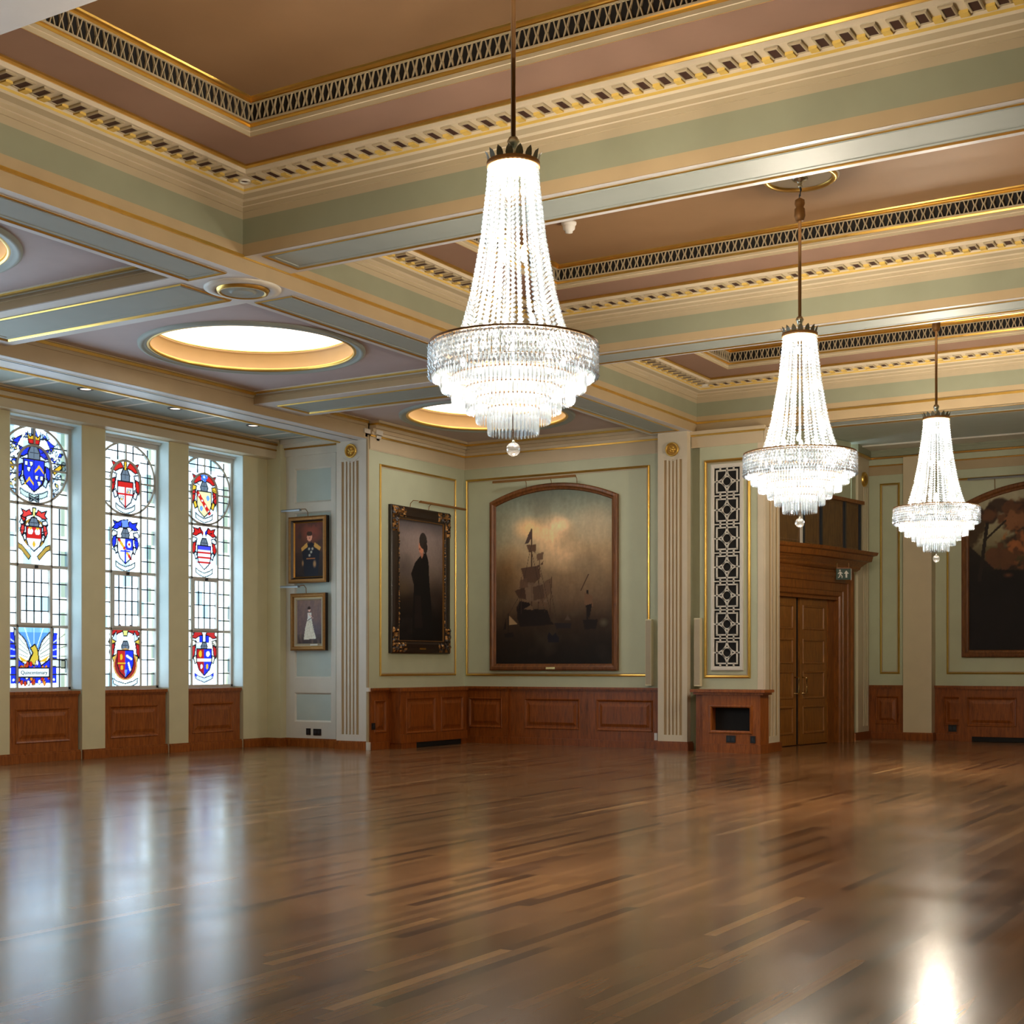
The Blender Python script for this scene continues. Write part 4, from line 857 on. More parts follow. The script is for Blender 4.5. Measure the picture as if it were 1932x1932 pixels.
# ------------------------------------------------------------------ stained glass windows
GX = XW-.30
TG = onX(GX)
def shield(cv, x, z, s_, quarters, pat=None):
    out_ = [(x-.5*s_, z+.6*s_), (x+.5*s_, z+.6*s_), (x+.5*s_, z-.05*s_), (x+.36*s_, z-.4*s_), (x, z-.68*s_), (x-.36*s_, z-.4*s_), (x-.5*s_, z-.05*s_)]
    cv.poly(out_, quarters[0]); nq = len(quarters)
    if nq >= 2: cv.poly([(x, z+.6*s_), (x+.5*s_, z+.6*s_), (x+.5*s_, z-.05*s_), (x+.36*s_, z-.4*s_), (x, z-.68*s_)], quarters[1])
    if nq == 4:
        cv.poly([(x-.5*s_, z), (x, z), (x, z-.68*s_), (x-.36*s_, z-.4*s_), (x-.5*s_, z-.05*s_)], quarters[2]); cv.poly([(x, z), (x+.5*s_, z), (x+.5*s_, z-.05*s_), (x+.36*s_, z-.4*s_), (x, z-.68*s_)], quarters[3])
    if pat: pat(x, z, s_)
    for a, b_ in zip(out_, out_[1:]+out_[:1]): cv.line(a, b_, .022, (24, 20, 30))
def mantle(cv, x, z, s_, col, col2):
    r3 = random.Random(int(abs(x*991+z*37)*100)); K = (22, 20, 30); s_ = s_*1.18
    for sg in (-1, 1):
        cv.polyo([(x+sg*.10*s_, z+.95*s_), (x+sg*.30*s_, z+1.25*s_), (x+sg*.52*s_, z+1.12*s_), (x+sg*.86*s_, z+1.22*s_), (x+sg*.74*s_, z+.98*s_), (x+sg*.92*s_, z+.80*s_), (x+sg*.62*s_, z+.74*s_), (x+sg*.40*s_, z+.86*s_)], col)
        cv.polyo([(x+sg*.55*s_, z+.62*s_), (x+sg*.86*s_, z+.70*s_), (x+sg*.98*s_, z+.46*s_), (x+sg*.80*s_, z+.30*s_), (x+sg*.90*s_, z+.06*s_), (x+sg*.64*s_, z+.16*s_)], col2)
        cv.polyo([(x+sg*.62*s_, z+.44*s_), (x+sg*.84*s_, z+.36*s_), (x+sg*.94*s_, z+.02*s_), (x+sg*.82*s_, z-.26*s_), (x+sg*.66*s_, z-.02*s_)], col)
        cv.polyo([(x+sg*.60*s_, z-.10*s_), (x+sg*.78*s_, z-.20*s_), (x+sg*.66*s_, z-.52*s_), (x+sg*.48*s_, z-.42*s_)], col2)
        for k in range(5):
            a = (x+sg*s_*(.3+.6*r3.random()), z+s_*(1.2-1.6*r3.random())); cv.line(a, (a[0]+sg*s_*.16, a[1]+s_*(.2-.4*r3.random())), .016, K)
def helm(cv, x, z, s_):
    cv.polyo([(x-.17*s_, z), (x-.2*s_, z+.22*s_), (x-.1*s_, z+.42*s_), (x+.1*s_, z+.42*s_), (x+.2*s_, z+.22*s_), (x+.17*s_, z)], (104, 112, 122), .012); cv.line((x-.12*s_, z+.24*s_), (x+.14*s_, z+.24*s_), .014, (30, 32, 38)); cv.line((x, z+.1*s_), (x, z+.4*s_), .01, (60, 66, 74))
def scroll(cv, x, z, w, col=(232, 236, 226)):
    cv.polyo([(x-w, z+.07), (x-w*.6, z+.02), (x, z-.02), (x+w*.6, z+.02), (x+w, z+.07), (x+w*.95, z-.02), (x+w*.6, z-.06), (x, z-.10), (x-w*.6, z-.06), (x-w*.95, z-.02)], col, .011, (60, 70, 76))
BL, RD, GD, WH, GR = (34, 52, 214), (206, 34, 30), (226, 172, 40), (244, 248, 250), (110, 118, 128)
def make_window(i, y0, y1):
    yc = (y0+y1)/2+.0; w = (y1-y0)/2; z0, z1 = 1.14, 5.26; c = (GX, yc, 1.12)
    t = struct(thing('window_%d' % (i+1), ['leftmost', 'middle', 'right-hand'][i]+' tall stained glass window with heraldic shields', 'window', c)); del t['category']
    cv = canvas_rect(yc-w, yc+w, z0, z1, .011, (246, 250, 252))
    # pale tints from quarry to quarry
    kx = np.floor((cv.U-yc+w)/.163).astype(int); kz = np.floor((cv.V-z0)/.243).astype(int)
    rt = rng.random((40, 40)); v = rt[np.clip(kz, 0, 39), np.clip(kx, 0, 39)]
    tint = np.where((v > .74)[..., None], np.array([146, 160, 166])/255., np.array([222, 226, 228])/255.); tint = np.where((v > .93)[..., None], np.array([112, 136, 146])/255., tint); cv.c = tint*np.ones_like(cv.c)
    cv.noise(16, 4, .45, (124, 140, 146))
    x = yc; bgc = cv.c.copy()
    if i == 0:
        for sg in (-1, 1):
            r3 = random.Random(8+sg)
            for k in range(70):
                px = x+sg*(.34+.26*r3.random()); pz = 4.15+.98*r3.random(); a = r3.random()*3.1; q = .028+.03*r3.random(); ca_, sa_ = math.cos(a)*q, math.sin(a)*q
                if math.hypot((px-x)/.62, (pz-4.65)/.58) < 1: cv.polyo([(px+ca_, pz+sa_), (px-sa_*.6, pz+ca_*.6), (px-ca_, pz-sa_), (px+sa_*.6, pz-ca_*.6)], r3.choice([(214, 232, 246), WH, WH, (176, 204, 236), (236, 240, 244), (40, 70, 210), (226, 196, 110)]), .007, (30, 40, 60))
            for k in range(12): px = x-.26+.52*r3.random(); cv.polyo([(px, 5.2-.16*r3.random()), (px+.05, 5.1), (px-.03, 5.06)], r3.choice([WH, (190, 214, 240), (60, 90, 214)]), .006, (30, 40, 60))
            cv.polyo([(x+sg*.34, 4.9), (x+sg*.22, 5.1), (x+sg*.4, 5.0)], BL, .01); cv.polyo([(x+sg*.36, 4.60), (x+sg*.52, 4.72), (x+sg*.56, 4.66), (x+sg*.4, 4.54)], GD, .01)
        cv.ell(x, 4.55, .33, .42, (240, 246, 250)); mantle(cv, x, 4.5, .3, BL, (200, 216, 240)); helm(cv, x, 4.70, .6)
        cv.polyo([(x-.12, 5.08), (x+.12, 5.08), (x+.1, 4.98), (x-.1, 4.98)], RD, .012); cv.polyo([(x-.13, 5.14), (x-.07, 5.09), (x, 5.14), (x+.07, 5.09), (x+.13, 5.14), (x+.11, 5.05), (x-.11, 5.05)], GD, .01); cv.polyo([(x-.05, 5.24), (x+.02, 5.24), (x, 5.12), (x-.05, 5.12)], GR, .01)
        def pat(a, b_, s_):
            for (qx, qz) in ((-.25, .3), (.25, -.22)):
                for dx, dz in ((-.12, .12), (.12, .12), (0, -.1)): cv.polyo([(a+s_*(qx+dx-.08), b_+s_*(qz+dz+.08)), (a+s_*(qx+dx+.08), b_+s_*(qz+dz+.08)), (a+s_*(qx+dx+.07), b_+s_*(qz+dz-.06)), (a+s_*(qx+dx), b_+s_*(qz+dz-.11)), (a+s_*(qx+dx-.07), b_+s_*(qz+dz-.06))], WH, .007)
            for (qx, qz) in ((.25, .28), (-.22, -.22)): cv.poly([(a+s_*(qx-.22), b_+s_*(qz-.12)), (a+s_*qx, b_+s_*(qz+.12)), (a+s_*(qx+.22), b_+s_*(qz-.12)), (a+s_*(qx+.22), b_+s_*(qz-.22)), (a+s_*qx, b_+s_*(qz+.0)), (a+s_*(qx-.22), b_+s_*(qz-.22))], GD)
            cv.line((a, b_+.6*s_), (a, b_-.68*s_), .008, (20, 24, 60))
        shield(cv, x, 4.5, .40, [BL, BL, BL, BL], pat); scroll(cv, x, 4.2, .27, (206, 226, 214)); cv.polyo([(x-.1, 4.1), (x+.1, 4.18), (x+.1, 4.14), (x-.1, 4.06)], (120, 130, 130), .01); cv.polyo([(x+.1, 4.1), (x-.1, 4.18), (x-.1, 4.14), (x+.1, 4.06)], (120, 130, 130), .01)
        # second crest
        cv.ell(x, 3.58, .24, .24, (176, 130, 50)); cv.ell(x, 3.58, .19, .2, (240, 244, 246)); mantle(cv, x, 3.6, .24, (226, 62, 56), (238, 242, 244)); helm(cv, x, 3.62, .5); cv.polyo([(x-.2, 3.74), (x-.26, 3.84), (x-.14, 3.8)], RD, .01)
        cv.polyo([(x-.03, 3.98), (x+.04, 3.98), (x+.02, 3.84), (x-.02, 3.84)], (238, 226, 130), .01)
        def pat2(a, b_, s_):
            for dx in (-.23, .23): cv.ell(a+s_*dx, b_+s_*.36, .05, .05, WH); cv.poly([(a+s_*dx-.04, b_+s_*.6), (a+s_*dx+.04, b_+s_*.6), (a+s_*dx, b_+s_*.4)], GD)
            cv.ell(a, b_-s_*.3, .025, .05, GD)
        shield(cv, x, 3.5, .30, [RD, RD, (238, 240, 242), (238, 240, 242)], pat2); cv.polyo([(x-.32, 3.42), (x-.22, 3.38), (x-.06, 3.22), (x-.1, 3.16), (x-.24, 3.3), (x-.32, 3.34)], (186, 146, 66), .01); cv.polyo([(x+.32, 3.42), (x+.22, 3.38), (x+.06, 3.22), (x+.1, 3.16), (x+.24, 3.3), (x+.32, 3.34)], (186, 146, 66), .01)
        # bird rising from flames, with a blue field
        cv.poly([(x-.46, 2.02), (x+.46, 2.02), (x+.44, 1.22), (x-.44, 1.22)], BL); cv.poly([(x-.3, 2.1), (x+.3, 2.1), (x+.3, 1.7), (x-.3, 1.7)], (120, 190, 240), .7)
        for k in range(11):
            a = PI*k/10; cv.line((x, 1.65), (x+.75*math.cos(a), 1.65+.6*math.sin(a)), .02, (236, 244, 250), .8)
        for sg in (-1, 1):
            cv.polyo([(x+sg*.06, 1.66), (x+sg*.16, 1.9), (x+sg*.38, 2.09), (x+sg*.36, 1.8), (x+sg*.3, 1.6), (x+sg*.14, 1.5)], (240, 238, 222), .012)
            for k in range(6): cv.line((x+sg*.12, 1.58+k*.05), (x+sg*(.34-.01*k), 1.62+k*.08), .008, (90, 84, 70))
            cv.poly([(x+sg*.10, 1.56), (x+sg*.3, 1.66), (x+sg*.22, 1.56)], GD)
        cv.polyo([(x-.07, 1.78), (x+.02, 1.84), (x+.07, 1.76), (x+.1, 1.6), (x+.0, 1.5), (x-.1, 1.56), (x-.02, 1.7)], (214, 176, 60), .012)
        r3 = random.Random(4)
        for k in range(60):
            px = x-.3+.6*r3.random(); pz = 1.22+.36*r3.random()*(1-abs(px-x)*1.2); cv.ell(px, pz, .03, .045, (30, 20, 26)); cv.ell(px, pz, .024, .038, r3.choice([RD, (196, 60, 30), (230, 130, 40), (60, 60, 190), (240, 220, 200)]))
        cv.polyo([(x-.3, 1.46), (x+.3, 1.46), (x+.3, 1.32), (x-.3, 1.32)], (238, 240, 236), .012)
        for sg in (-1, 1): cv.polyo([(x+sg*.33, 1.62), (x+sg*.62, 1.58), (x+sg*.62, 1.46), (x+sg*.34, 1.49)], (222, 224, 222), .012); cv.ell(x+sg*.39, 1.28, .02, .02, WH)
    elif i == 1:
        cv.ell(x, 4.5, .3, .42, (242, 246, 250)); mantle(cv, x, 4.5, .3, RD, (238, 240, 244)); helm(cv, x, 4.6, .5); cv.polyo([(x-.03, 4.95), (x+.03, 4.95), (x+.02, 4.8), (x-.02, 4.8)], GD, .01)
        def pat(a, b_, s_):
            cv.poly([(a-.5*s_, b_+.62*s_), (a+.5*s_, b_+.62*s_), (a+.5*s_, b_+.3*s_), (a-.5*s_, b_+.3*s_)], RD); cv.line((a, b_+.3*s_), (a, b_-.66*s_), .04, RD); cv.line((a-.5*s_, b_-.02*s_), (a+.5*s_, b_-.02*s_), .04, RD)
            for q in ((-.25, -.25), (.22, .14)):
                for k in range(3): cv.line((a+s_*(q[0]-.12+k*.1), b_+s_*(q[1]-.1)), (a+s_*(q[0]-.06+k*.1), b_+s_*(q[1]+.12)), .014, (40, 40, 40)); cv.ell(a+s_*q[0], b_+s_*q[1]-.01, .02, .02, GD)
        shield(cv, x, 4.4, .34, [WH, WH, WH, WH], pat); scroll(cv, x, 4.16, .22)
        mantle(cv, x, 3.55, .27, BL, (236, 240, 246)); helm(cv, x, 3.62, .46); cv.polyo([(x-.09, 3.95), (x+.06, 3.97), (x+.08, 3.84), (x-.08, 3.82)], (110, 140, 220), .01)
        def pat(a, b_, s_): cv.line((a-.45*s_, b_+.55*s_), (a+.36*s_, b_-.42*s_), .05, RD); cv.line((a-.3*s_, b_+.36*s_), (a-.15*s_, b_+.18*s_), .05, GD); cv.line((a, b_), (a+.15*s_, b_-.18*s_), .05, GD); cv.ell(a+.25*s_, b_+.3*s_, .045, .06, WH); cv.ell(a+.25*s_, b_+.3*s_, .02, .024, RD); cv.line((a, b_), (a, b_-.6*s_), .03, BL); cv.line((a-.3*s_, b_-.06*s_), (a+.3*s_, b_-.06*s_), .02, BL)
        shield(cv, x, 3.45, .34, [WH, BL, WH, WH], pat); scroll(cv, x, 3.19, .22)
        mantle(cv, x, 1.72, .32, (186, 36, 34), (226, 190, 70)); helm(cv, x, 1.74, .42); cv.polyo([(x-.3, 1.95), (x-.2, 2.08), (x-.2, 1.9)], (210, 214, 224), .01); cv.polyo([(x+.3, 1.95), (x+.2, 2.08), (x+.2, 1.9)], (210, 214, 224), .01); cv.polyo([(x-.06, 2.1), (x+.06, 2.1), (x+.04, 2.0), (x-.04, 2.0)], (226, 214, 120), .01)
        cv.ell(x, 1.52, .27, .27, (206, 150, 80)); cv.ell(x, 1.52, .235, .24, (150, 40, 36))
        def pat(a, b_, s_): cv.line((a+.1*s_, b_+.35*s_), (a+.38*s_, b_+.2*s_), .04, WH); cv.line((a+.2*s_, b_), (a+.3*s_, b_-.3*s_), .04, WH); cv.ell(a-.25*s_, b_+.3*s_, .03, .05, GD); cv.ell(a-.22*s_, b_-.2*s_, .03, .04, GD); cv.line((a-.5*s_, b_), (a, b_), .02, GD); cv.poly([(a-.05*s_, b_-.3*s_), (a+.12*s_, b_-.3*s_), (a, b_-.66*s_)], (110, 150, 230))
        shield(cv, x, 1.54, .36, [(190, 36, 34), BL, (176, 40, 36), BL], pat); scroll(cv, x, 1.22, .28)
    else:
        cv.ell(x, 4.5, .3, .42, (242, 246, 250)); mantle(cv, x, 4.5, .3, RD, (232, 184, 50)); helm(cv, x, 4.62, .46)
        for k in range(5): cv.ell(x+.055*math.cos(k*1.257), 4.9+.055*math.sin(k*1.257), .035, .035, (70, 120, 226))
        def pat(a, b_, s_):
            cv.line((a-.45*s_, b_+.5*s_), (a+.36*s_, b_-.45*s_), .075, RD)
            for k in range(4): cv.ell(a-.36*s_+k*.22*s_, b_+.4*s_-k*.26*s_, .018, .02, WH)
            cv.ell(a+.26*s_, b_+.3*s_, .04, .05, (120, 160, 230)); cv.ell(a-.2*s_, b_-.25*s_, .04, .05, (120, 160, 230))
        shield(cv, x, 4.42, .36, [(244, 230, 160)], pat); scroll(cv, x, 4.17, .22)
        mantle(cv, x, 3.58, .28, RD, (230, 234, 240)); helm(cv, x, 3.6, .46); cv.polyo([(x-.1, 3.98), (x-.02, 3.9), (x-.04, 3.82)], RD, .01); cv.polyo([(x+.1, 3.98), (x+.02, 3.9), (x+.04, 3.82)], BL, .01)
        def pat(a, b_, s_):
            cv.poly([(a-.5*s_, b_+.62*s_), (a+.5*s_, b_+.62*s_), (a+.5*s_, b_+.36*s_), (a-.5*s_, b_+.36*s_)], (70, 70, 210))
            for k in range(3): cv.line((a-.46*s_, b_+.22*s_-k*.26*s_), (a+.46*s_, b_+.22*s_-k*.26*s_), .034, RD)
        shield(cv, x, 3.46, .34, [WH], pat); scroll(cv, x, 3.19, .22)
        mantle(cv, x, 1.72, .30, (190, 40, 40), (236, 226, 200)); helm(cv, x, 1.76, .4); cv.polyo([(x-.12, 2.04), (x-.04, 2.04), (x-.04, 1.92), (x-.12, 1.92)], BL, .01); cv.polyo([(x+.12, 2.04), (x+.04, 2.04), (x+.04, 1.92), (x+.12, 1.92)], BL, .01)
        def pat(a, b_, s_): cv.ell(a-.25*s_, b_+.35*s_, .04, .06, GD); cv.ell(a+.25*s_, b_+.35*s_, .05, .05, WH); cv.line((a-.48*s_, b_+.06*s_), (a+.48*s_, b_+.06*s_), .06, (236, 230, 210)); cv.ell(a-.18*s_, b_-.25*s_, .03, .04, WH); cv.ell(a+.2*s_, b_-.25*s_, .03, .05, GD)
        shield(cv, x, 1.58, .38, [(170, 30, 34), BL, (170, 30, 34), BL], pat); scroll(cv, x, 1.3, .24, (214, 220, 246)); cv.poly([(x-.26, 1.36), (x-.18, 1.34), (x-.2, 1.28)], BL); cv.poly([(x+.26, 1.36), (x+.18, 1.34), (x+.2, 1.28)], BL)
    ptd = (np.abs(cv.c-bgc).max(-1) > 1e-6)[..., None]; l_ = np.where(cv.c <= .04045, cv.c/12.92, ((cv.c+.055)/1.055)**2.4); l_ = np.where(ptd, l_*.25, l_)
    cv.c = np.where(l_ <= .0031308, l_*12.92, 1.055*np.maximum(l_, 1e-6)**(1/2.4)-.055)
    hang(cv, TG, .0, 'glass_pane', t, 'stained_glass', c)
    fr = MB(); fr.rect(TG, yc-w, yc+w, 1.12, 5.36, [(0, -.04), (0, .05), (.0, .05), (.035, .04), (.04, -.02)], 'winframe')
    fr.box(yc-w, yc+w, 5.22, 5.30, -.03, .06, 'winframe', TG); fr.box(yc-w, yc+w, 5.30, 5.36, -.03, .12, 'winframe', TG); fr.box(yc+w-.06, yc+w, 1.12, 5.3, -.03, .05, 'winframe', TG); fr.box(yc-w, yc-w+.06, 1.12, 5.3, -.03, .05, 'winframe', TG); fr.box(yc-w, yc+w, 1.10, 1.16, -.03, .05, 'winframe', TG)
    fr.build('frame', t, c)
    bars = MB(); bb = lambda p, q, wd=.036: bars.bar(lambda u, v, w_: TG(u, v, w_-.012), p, q, wd, .034, 'winframe')
    for z in (4.03, 3.07, 2.12): bb((yc-w, z), (yc+w, z), .045)
    for sg in (-1, 1):
        bb((yc+sg*.33, 1.14), (yc+sg*.33, 4.62)); bb((yc+sg*.33, 4.60), (yc+sg*.64, 4.60), .03)
    pts = [(yc+.645*math.cos(2*PI*k/48), 4.65+.605*math.sin(2*PI*k/48)) for k in range(48)]
    for k in range(48): bb(pts[k], pts[(k+1) % 48], .034)
    pts = [(yc+.33*math.cos(PI*k/16), 4.62+.34*math.sin(PI*k/16)) for k in range(17)]
    for k in range(16): bb(pts[k], pts[k+1], .036)
    bb((yc, 4.96), (yc, 5.26), .026); bars.build('glazing_bar', t, c)
    ca = MB(); cc = lambda p, q: ca.bar(lambda u, v, w_: TG(u, v, w_-.006), p, q, .019, .014, 'lead')
    for sg in (-1, 1):
        for z in np.arange(1.36, 5.2, .24):
            if min(abs(z-4.03), abs(z-3.07), abs(z-2.12)) > .06: cc((yc+sg*.33, z), (yc+sg*w, z))
        cc((yc+sg*.50, 1.14), (yc+sg*.50, 4.03))
        if i: cc((yc+sg*.50, 4.03), (yc+sg*.50, 5.2)); cc((yc+sg*.17, 4.96), (yc+sg*.17, 5.22)); cc((yc, 5.1), (yc+sg*.42, 5.1))
    for z in (2.36, 2.59, 2.81): cc((yc-.28, z), (yc+.28, z))
    for x_ in (-.145, 0, .145): cc((yc+x_, 2.15), (yc+x_, 3.02))
    ca.build('leading', t, c)
    sa = MB(); sa.rect(TG, yc-.325, yc+.325, 2.125, 3.06, [(0, -.01), (0, .045), (.045, .045), (.05, -.01)], 'winframe'); o = sa.build('opening_sash', t, c)
    MB().box(yc-.022, yc+.022, 3.03, 3.075, .045, .075, 'plastic_black', TG).build('catch', o, c)
    if i == 0:
        tx = bpy.data.curves.new('inscription', 'FONT'); tx.body = 'Quincentenary'; tx.size = .085; tx.align_x = 'CENTER'; tx.align_y = 'CENTER'; tx.extrude = .002
        to = bpy.data.objects.new('inscription_source', tx); C.objects.link(to); dg = bpy.context.evaluated_depsgraph_get(); me = bpy.data.meshes.new_from_object(to.evaluated_get(dg)); bpy.data.objects.remove(to)
        me.materials.clear(); me.materials.append(M['lead']); o = bpy.data.objects.new('inscription', me); C.objects.link(o); o.parent = t; o.rotation_euler = (PI/2, 0, PI/2); o.location = (.006, 0, 1.39-1.12)
    # wooden panel and sill filling the foot of the opening
    o3 = (XW-.06, yc, 0); lb = ['panelled wooden cabinet with sill below the leftmost stained glass window', 'panelled wooden cabinet with sill below the middle stained glass window', 'panelled wooden cabinet with sill below the window nearest the portraits'][i]
    p = thing('window_cabinet', lb, 'cabinet', o3, 'wooden cabinets under the windows'); TP = onX(XW-.06); a, b_ = y0+.015, y1-.03
    mb = MB(); mb.box(a, b_, .155, 1.02, -.24, -.03, 'wood_red', TP); mb.box(a, b_, .155, .30, -.03, 0, 'wood_red', TP); mb.box(a, b_, .84, 1.02, -.03, 0, 'wood_red', TP); mb.box(a, a+.13, .3, .84, -.03, 0, 'wood_red', TP); mb.box(b_-.16, b_, .3, .84, -.03, 0, 'wood_red', TP); mb.build('body', p, o3)
    MB().rect(TP, a+.13, b_-.16, .30, .84, PANEL, 'wood_red', 'wood_red').build('front_panel', p, o3)
    MB().box(a, b_, 1.02, 1.05, -.24, .02, 'wood_red', TP).box(a, b_+.01, 1.05, 1.10, -.24, .045, 'wood_red', TP).build('sill', p, o3)
for i, (a, b_) in enumerate(WINS): make_window(i, a, b_)
for i, (a, b_) in enumerate(ADDED_WINS):  # plain windows out of view, added for aisle daylight
    yc = (a+b_)/2; w = (b_-a)/2; wm = MB(); wm.rect(TG, a, b_, 1.1, 5.36, [(0, -.04), (0, .05), (.05, .04), (.05, -.02)], 'winframe')
    for z in (2.12, 3.07, 4.03): wm.box(a, b_, z-.02, z+.02, -.012, .02, 'winframe', TG)
    for sg in (-1, 1): wm.box(yc+sg*.33-.018, yc+sg*.33+.018, 1.14, 5.3, -.012, .02, 'winframe', TG)
    o = struct(wm.build('window_%d' % (4+i))); cv = canvas_rect(a, b_, 1.1, 5.36, .3, (240, 246, 250)); hang(cv, TG, 0, 'glass_pane', o, 'stained_glass')
    MB().box(a, b_, .0, 1.1, -.24, -.02, 'wood_red', onX(XW-.06)).build('panel', o)

# ------------------------------------------------------------------ chandeliers
def chandelier_parts(t, zc):
    Z = lambda z: z-zc
    # hanging gear
    MB().lathe((0, 0, 0), [(.40, -.001), (.40, -.02), (.375, -.04), (.345, -.025), (.335, -.006)], 48, 'gold').lathe((0, 0, 0), [(.42, -.001), (.40, -.012)], 48, 'cream').lathe((0, 0, 0), [(.336, -.008), (0, -.008)], 48, 'cream').build('ceiling_rose', t, label='gilt ring round a cream disc')
    MB().lathe((0, 0, 0), [(.0, -.007), (.08, -.007), (.09, -.02), (.07, -.04), (.03, -.05), (.02, -.09), (.03, -.10), (0, -.12)], 20, 'silver').build('canopy', t)
    MB().tube([(0, 0, -.1), (.012, 0, -.14), (0, 0, -.2), (-.012, 0, -.24), (0, 0, -.3)], .012, 'steel_dark', 6).build('chain', t)
    MB().lathe((0, 0, 0), [(0, -.22), (.05, -.25), (.055, -.29), (.04, -.33), (.055, -.345), (.06, -.42), (.045, -.47), (.022, -.48), (0, -.48)], 16, 'brass').build('finial', t)
    MB().tube([(0, 0, -.45), (0, 0, Z(5.26))], .018, 'brass', 10).build('rod', t)
    MB().lathe((0, 0, Z(5.20)), [(0, .07), (.03, .06), (.045, .03), (.03, 0), (.02, -.06), (.03, -.08), (0, -.1)], 14, 'silver').build('hook', t)
    cw = MB(); cw.lathe((0, 0, Z(5.06)), [(.175, .02), (.19, .02), (.19, -.015), (.175, -.015), (.175, .02)], 40, 'brass'); cw.lathe((0, 0, Z(5.06)), [(.18, .012), (0, .03)], 40, 'bronze'); crown = cw.build('crown', t)  # bronze disc added in the crown to keep lamp light off the rod
    for k in range(16):
        a = 2*PI*k/16; lf = MB(); ca, sa = math.cos(a), math.sin(a)
        rows_ = [(.176, 0, .024), (.182, .022, .028), (.192, .05, .02), (.208, .07, .002)]
        P = [((r*ca-w*sa, r*sa+w*ca, Z(5.075)+h_), (r*ca+w*sa, r*sa-w*ca, Z(5.075)+h_)) for r, h_, w in rows_]
        for p, q in zip(P, P[1:]): lf.face((p[0], p[1], q[1], q[0]), 'bronze', True)
        lf.build('crown_leaf', crown)
    # strings of beads
    prof = [(5.05, .175), (4.93, .182), (4.79, .198), (4.55, .225), (4.30, .268), (4.13, .300), (3.96, .345), (3.80, .40)]
    zs = [p[0] for p in prof][::-1]; rs = [p[1] for p in prof][::-1]
    bd = MB(); z = 5.03
    while z > 3.80:
        r = float(np.interp(z, zs, rs)); ns = 36
        for k in range(ns):
            a = 2*PI*k/ns; bd.octa((r*math.cos(a), r*math.sin(a), Z(z)), .0135+.006*(r-.17)/.2, 'crystal', .0175)
        if int(z*1000) % 2 == 0 or True:
            ri = r*.74
            for k in range(18): a = 2*PI*(k+.5)/18; bd.octa((ri*math.cos(a), ri*math.sin(a), Z(z)), .014, 'crystal', .018)
        z -= .034
    for row in range(7):
        for k in range(116):
            a = 2*PI*(k+.5*(row % 2))/116; rr = .597+.006*math.sin(k*2.3+row); bd.octa((rr*math.cos(a), rr*math.sin(a), Z(3.76-row*.034)), .0150, 'crystal', .018)
    for row in range(5):
        r = .41+row*.036; n = int(r*2*PI/.04)
        for k in range(n): a = 2*PI*k/n; bd.octa((r*math.cos(a), r*math.sin(a), Z(3.79-.004*row)), .016, 'crystal')
    o = bd.build('bead_curtain', t, label='strings of clear crystal beads'); o['kind'] = 'stuff'
    MB().lathe((0, 0, Z(3.785)), [(.585, .006), (.603, .006), (.603, -.006), (.585, -.006), (.585, .006)], 80, 'brass').build('upper_ring', t)
    tiers = [(.575, 3.765, 3.53, .030), (.515, 3.62, 3.455, .030), (.435, 3.55, 3.37, .030), (.337, 3.47, 3.30, .030), (.263, 3.40, 3.225, .029), (.178, 3.33, 3.14, .028)]
    for r, za, zb, sp_ in tiers:
        n = int(2*PI*r/sp_); ti = MB()
        for k in range(n):
            a = 2*PI*k/n; ca, sa = math.cos(a), math.sin(a); q = []
            for zz, w, dd in ((za, .006, .005), (za-.02, .0105, .008), (zb+.02, .0105, .008), (zb, .003, .003)):
                q.append([(r*ca+dd*ca, r*sa+dd*sa, Z(zz)), (r*ca-w*sa, r*sa+w*ca, Z(zz)), (r*ca-dd*ca, r*sa-dd*sa, Z(zz)), (r*ca+w*sa, r*sa-w*ca, Z(zz))])
            for A_, B_ in zip(q, q[1:]):
                for j in range(4): ti.face((A_[j], A_[(j+1) % 4], B_[(j+1) % 4], B_[j]), 'crystal')
        ti.lathe((0, 0, Z(za)), [(r-.008, .005), (r+.008, .005), (r+.008, -.005), (r-.008, -.005), (r-.008, .005)], 64, 'brass')
        ti.build('crystal_tier', t)
    MB().tube([(0, 0, Z(3.9)), (0, 0, Z(3.1))], .008, 'silver', 8).build('stem', t)
    MB().lathe((0, 0, Z(3.04)), [(.05*math.sin(PI*k/12), .05*math.cos(PI*k/12)) for k in range(13)], 20, 'crystal_ball', False).lathe((0, 0, Z(3.04)), [(.0, .07), (.012, .06), (.01, .045)], 8, 'silver').build('crystal_ball', t)
    for zz, rr, n in ((4.88, .07, 3), (4.42, .10, 4), (3.92, .2, 6), (3.66, .36, 8), (3.46, .2, 5)):
        for k in range(n):
            a = 2*PI*k/n+zz
            MB().lathe((rr*math.cos(a), rr*math.sin(a), Z(zz)), [(0, -.03), (.014, -.02), (.018, .0), (.010, .03), (0, .05)], 8, 'bulb').build('bulb', t)
zt = [6.84, 6.80, 6.77]; CH = []
lbs = ['nearest and largest crystal chandelier, hanging in the middle of the picture', 'middle crystal chandelier, hanging in front of the wooden double doors', 'farthest crystal chandelier, hanging before the plain cream pier']
proto = None; ZTOP = [BAYS[i][2]-ZB for i in range(3)]
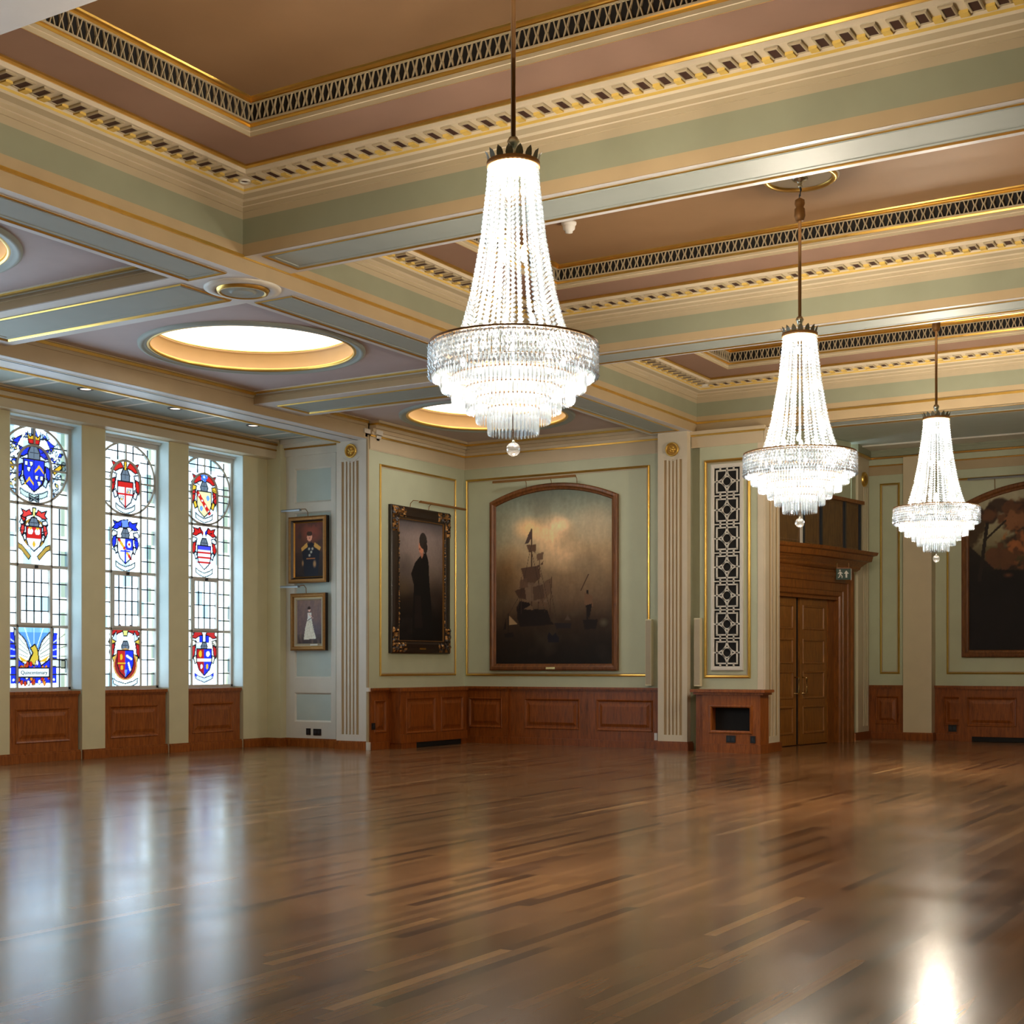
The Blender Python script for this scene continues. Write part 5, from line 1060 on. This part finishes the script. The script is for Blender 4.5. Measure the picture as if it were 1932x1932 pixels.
for i, y in enumerate((8.45, 14.4, 20.28)):
    z_ = 5.82+(6.792-5.82)*(BAYS[i][2]-ZB)/.71+.044
    t = thing('chandelier', lbs[i], 'chandelier', (-5.13-.05*(i == 2), y, z_), 'crystal chandeliers')
    if i == 0: chandelier_parts(t, z_); proto = t; zp0 = z_
    else:
        dz = z_-zp0
        for ch in list(proto.children):
            cc = ch.copy(); C.objects.link(cc); cc.parent = t
            if ch.name.split('.')[0] not in ('ceiling_rose', 'canopy', 'chain', 'finial', 'rod'): cc.location.z -= dz
            if ch.name.split('.')[0] == 'rod': cc.location.z -= dz
            for g in ch.children:
                d2 = g.copy(); C.objects.link(d2); d2.parent = cc
    CH.append((t.location.x, y))

# ------------------------------------------------------------------ lights
KP = 1.85
for k, (x, y) in enumerate(CH):
    for j, (z, p, r) in enumerate(((4.9, 55, .05), (4.42, 55, .05), (3.94, 70, .08), (3.58, 90, .12))):
        l = bpy.data.lights.new('chandelier_lamp', 'POINT'); l.energy = p*KP; l.color = (1, .865, .68); l.shadow_soft_size = r
        o = bpy.data.objects.new('chandelier_lamp', l); C.objects.link(o); o.location = (x, y, z)
for a, b_ in WINS+ADDED_WINS:
    l = bpy.data.lights.new('window_portal', 'AREA'); l.shape = 'RECTANGLE'; l.size = 4.2; l.size_y = b_-a; l.cycles.is_portal = True
    o = bpy.data.objects.new('window_portal', l); C.objects.link(o); o.location = (GX-.1, (a+b_)/2, 3.2); o.rotation_euler = (0, -PI/2, 0)
w = bpy.data.worlds.new('World'); bpy.context.scene.world = w; w.use_nodes = True; nt = w.node_tree; bg = nt.nodes['Background']
bg.inputs[0].default_value = (.70, .87, 1.0, 1); bg.inputs[1].default_value = 4.3

# ------------------------------------------------------------------ camera and view
cam = bpy.data.cameras.new('Camera'); co = bpy.data.objects.new('Camera', cam); C.objects.link(co)
cam.sensor_width = 36; cam.lens = 2620/1932*36; cam.shift_y = (1256-966)/1932; cam.clip_start = .05
co.location = (0, 0, 1.5); co.rotation_euler = (PI/2, 0, math.atan2(1594, 2620))
sc = bpy.context.scene; sc.camera = co
sc.view_settings.view_transform = 'Standard'; sc.view_settings.look = 'None'; sc.view_settings.gamma = 1; sc.view_settings.exposure = 0.74; sc.view_settings.use_curve_mapping = False
cy = sc.cycles; cy.use_denoising = True; cy.max_bounces = 8; cy.diffuse_bounces = 4; cy.transparent_max_bounces = 20; cy.sample_clamp_indirect = 6; cy.caustics_reflective = False; cy.caustics_refractive = False
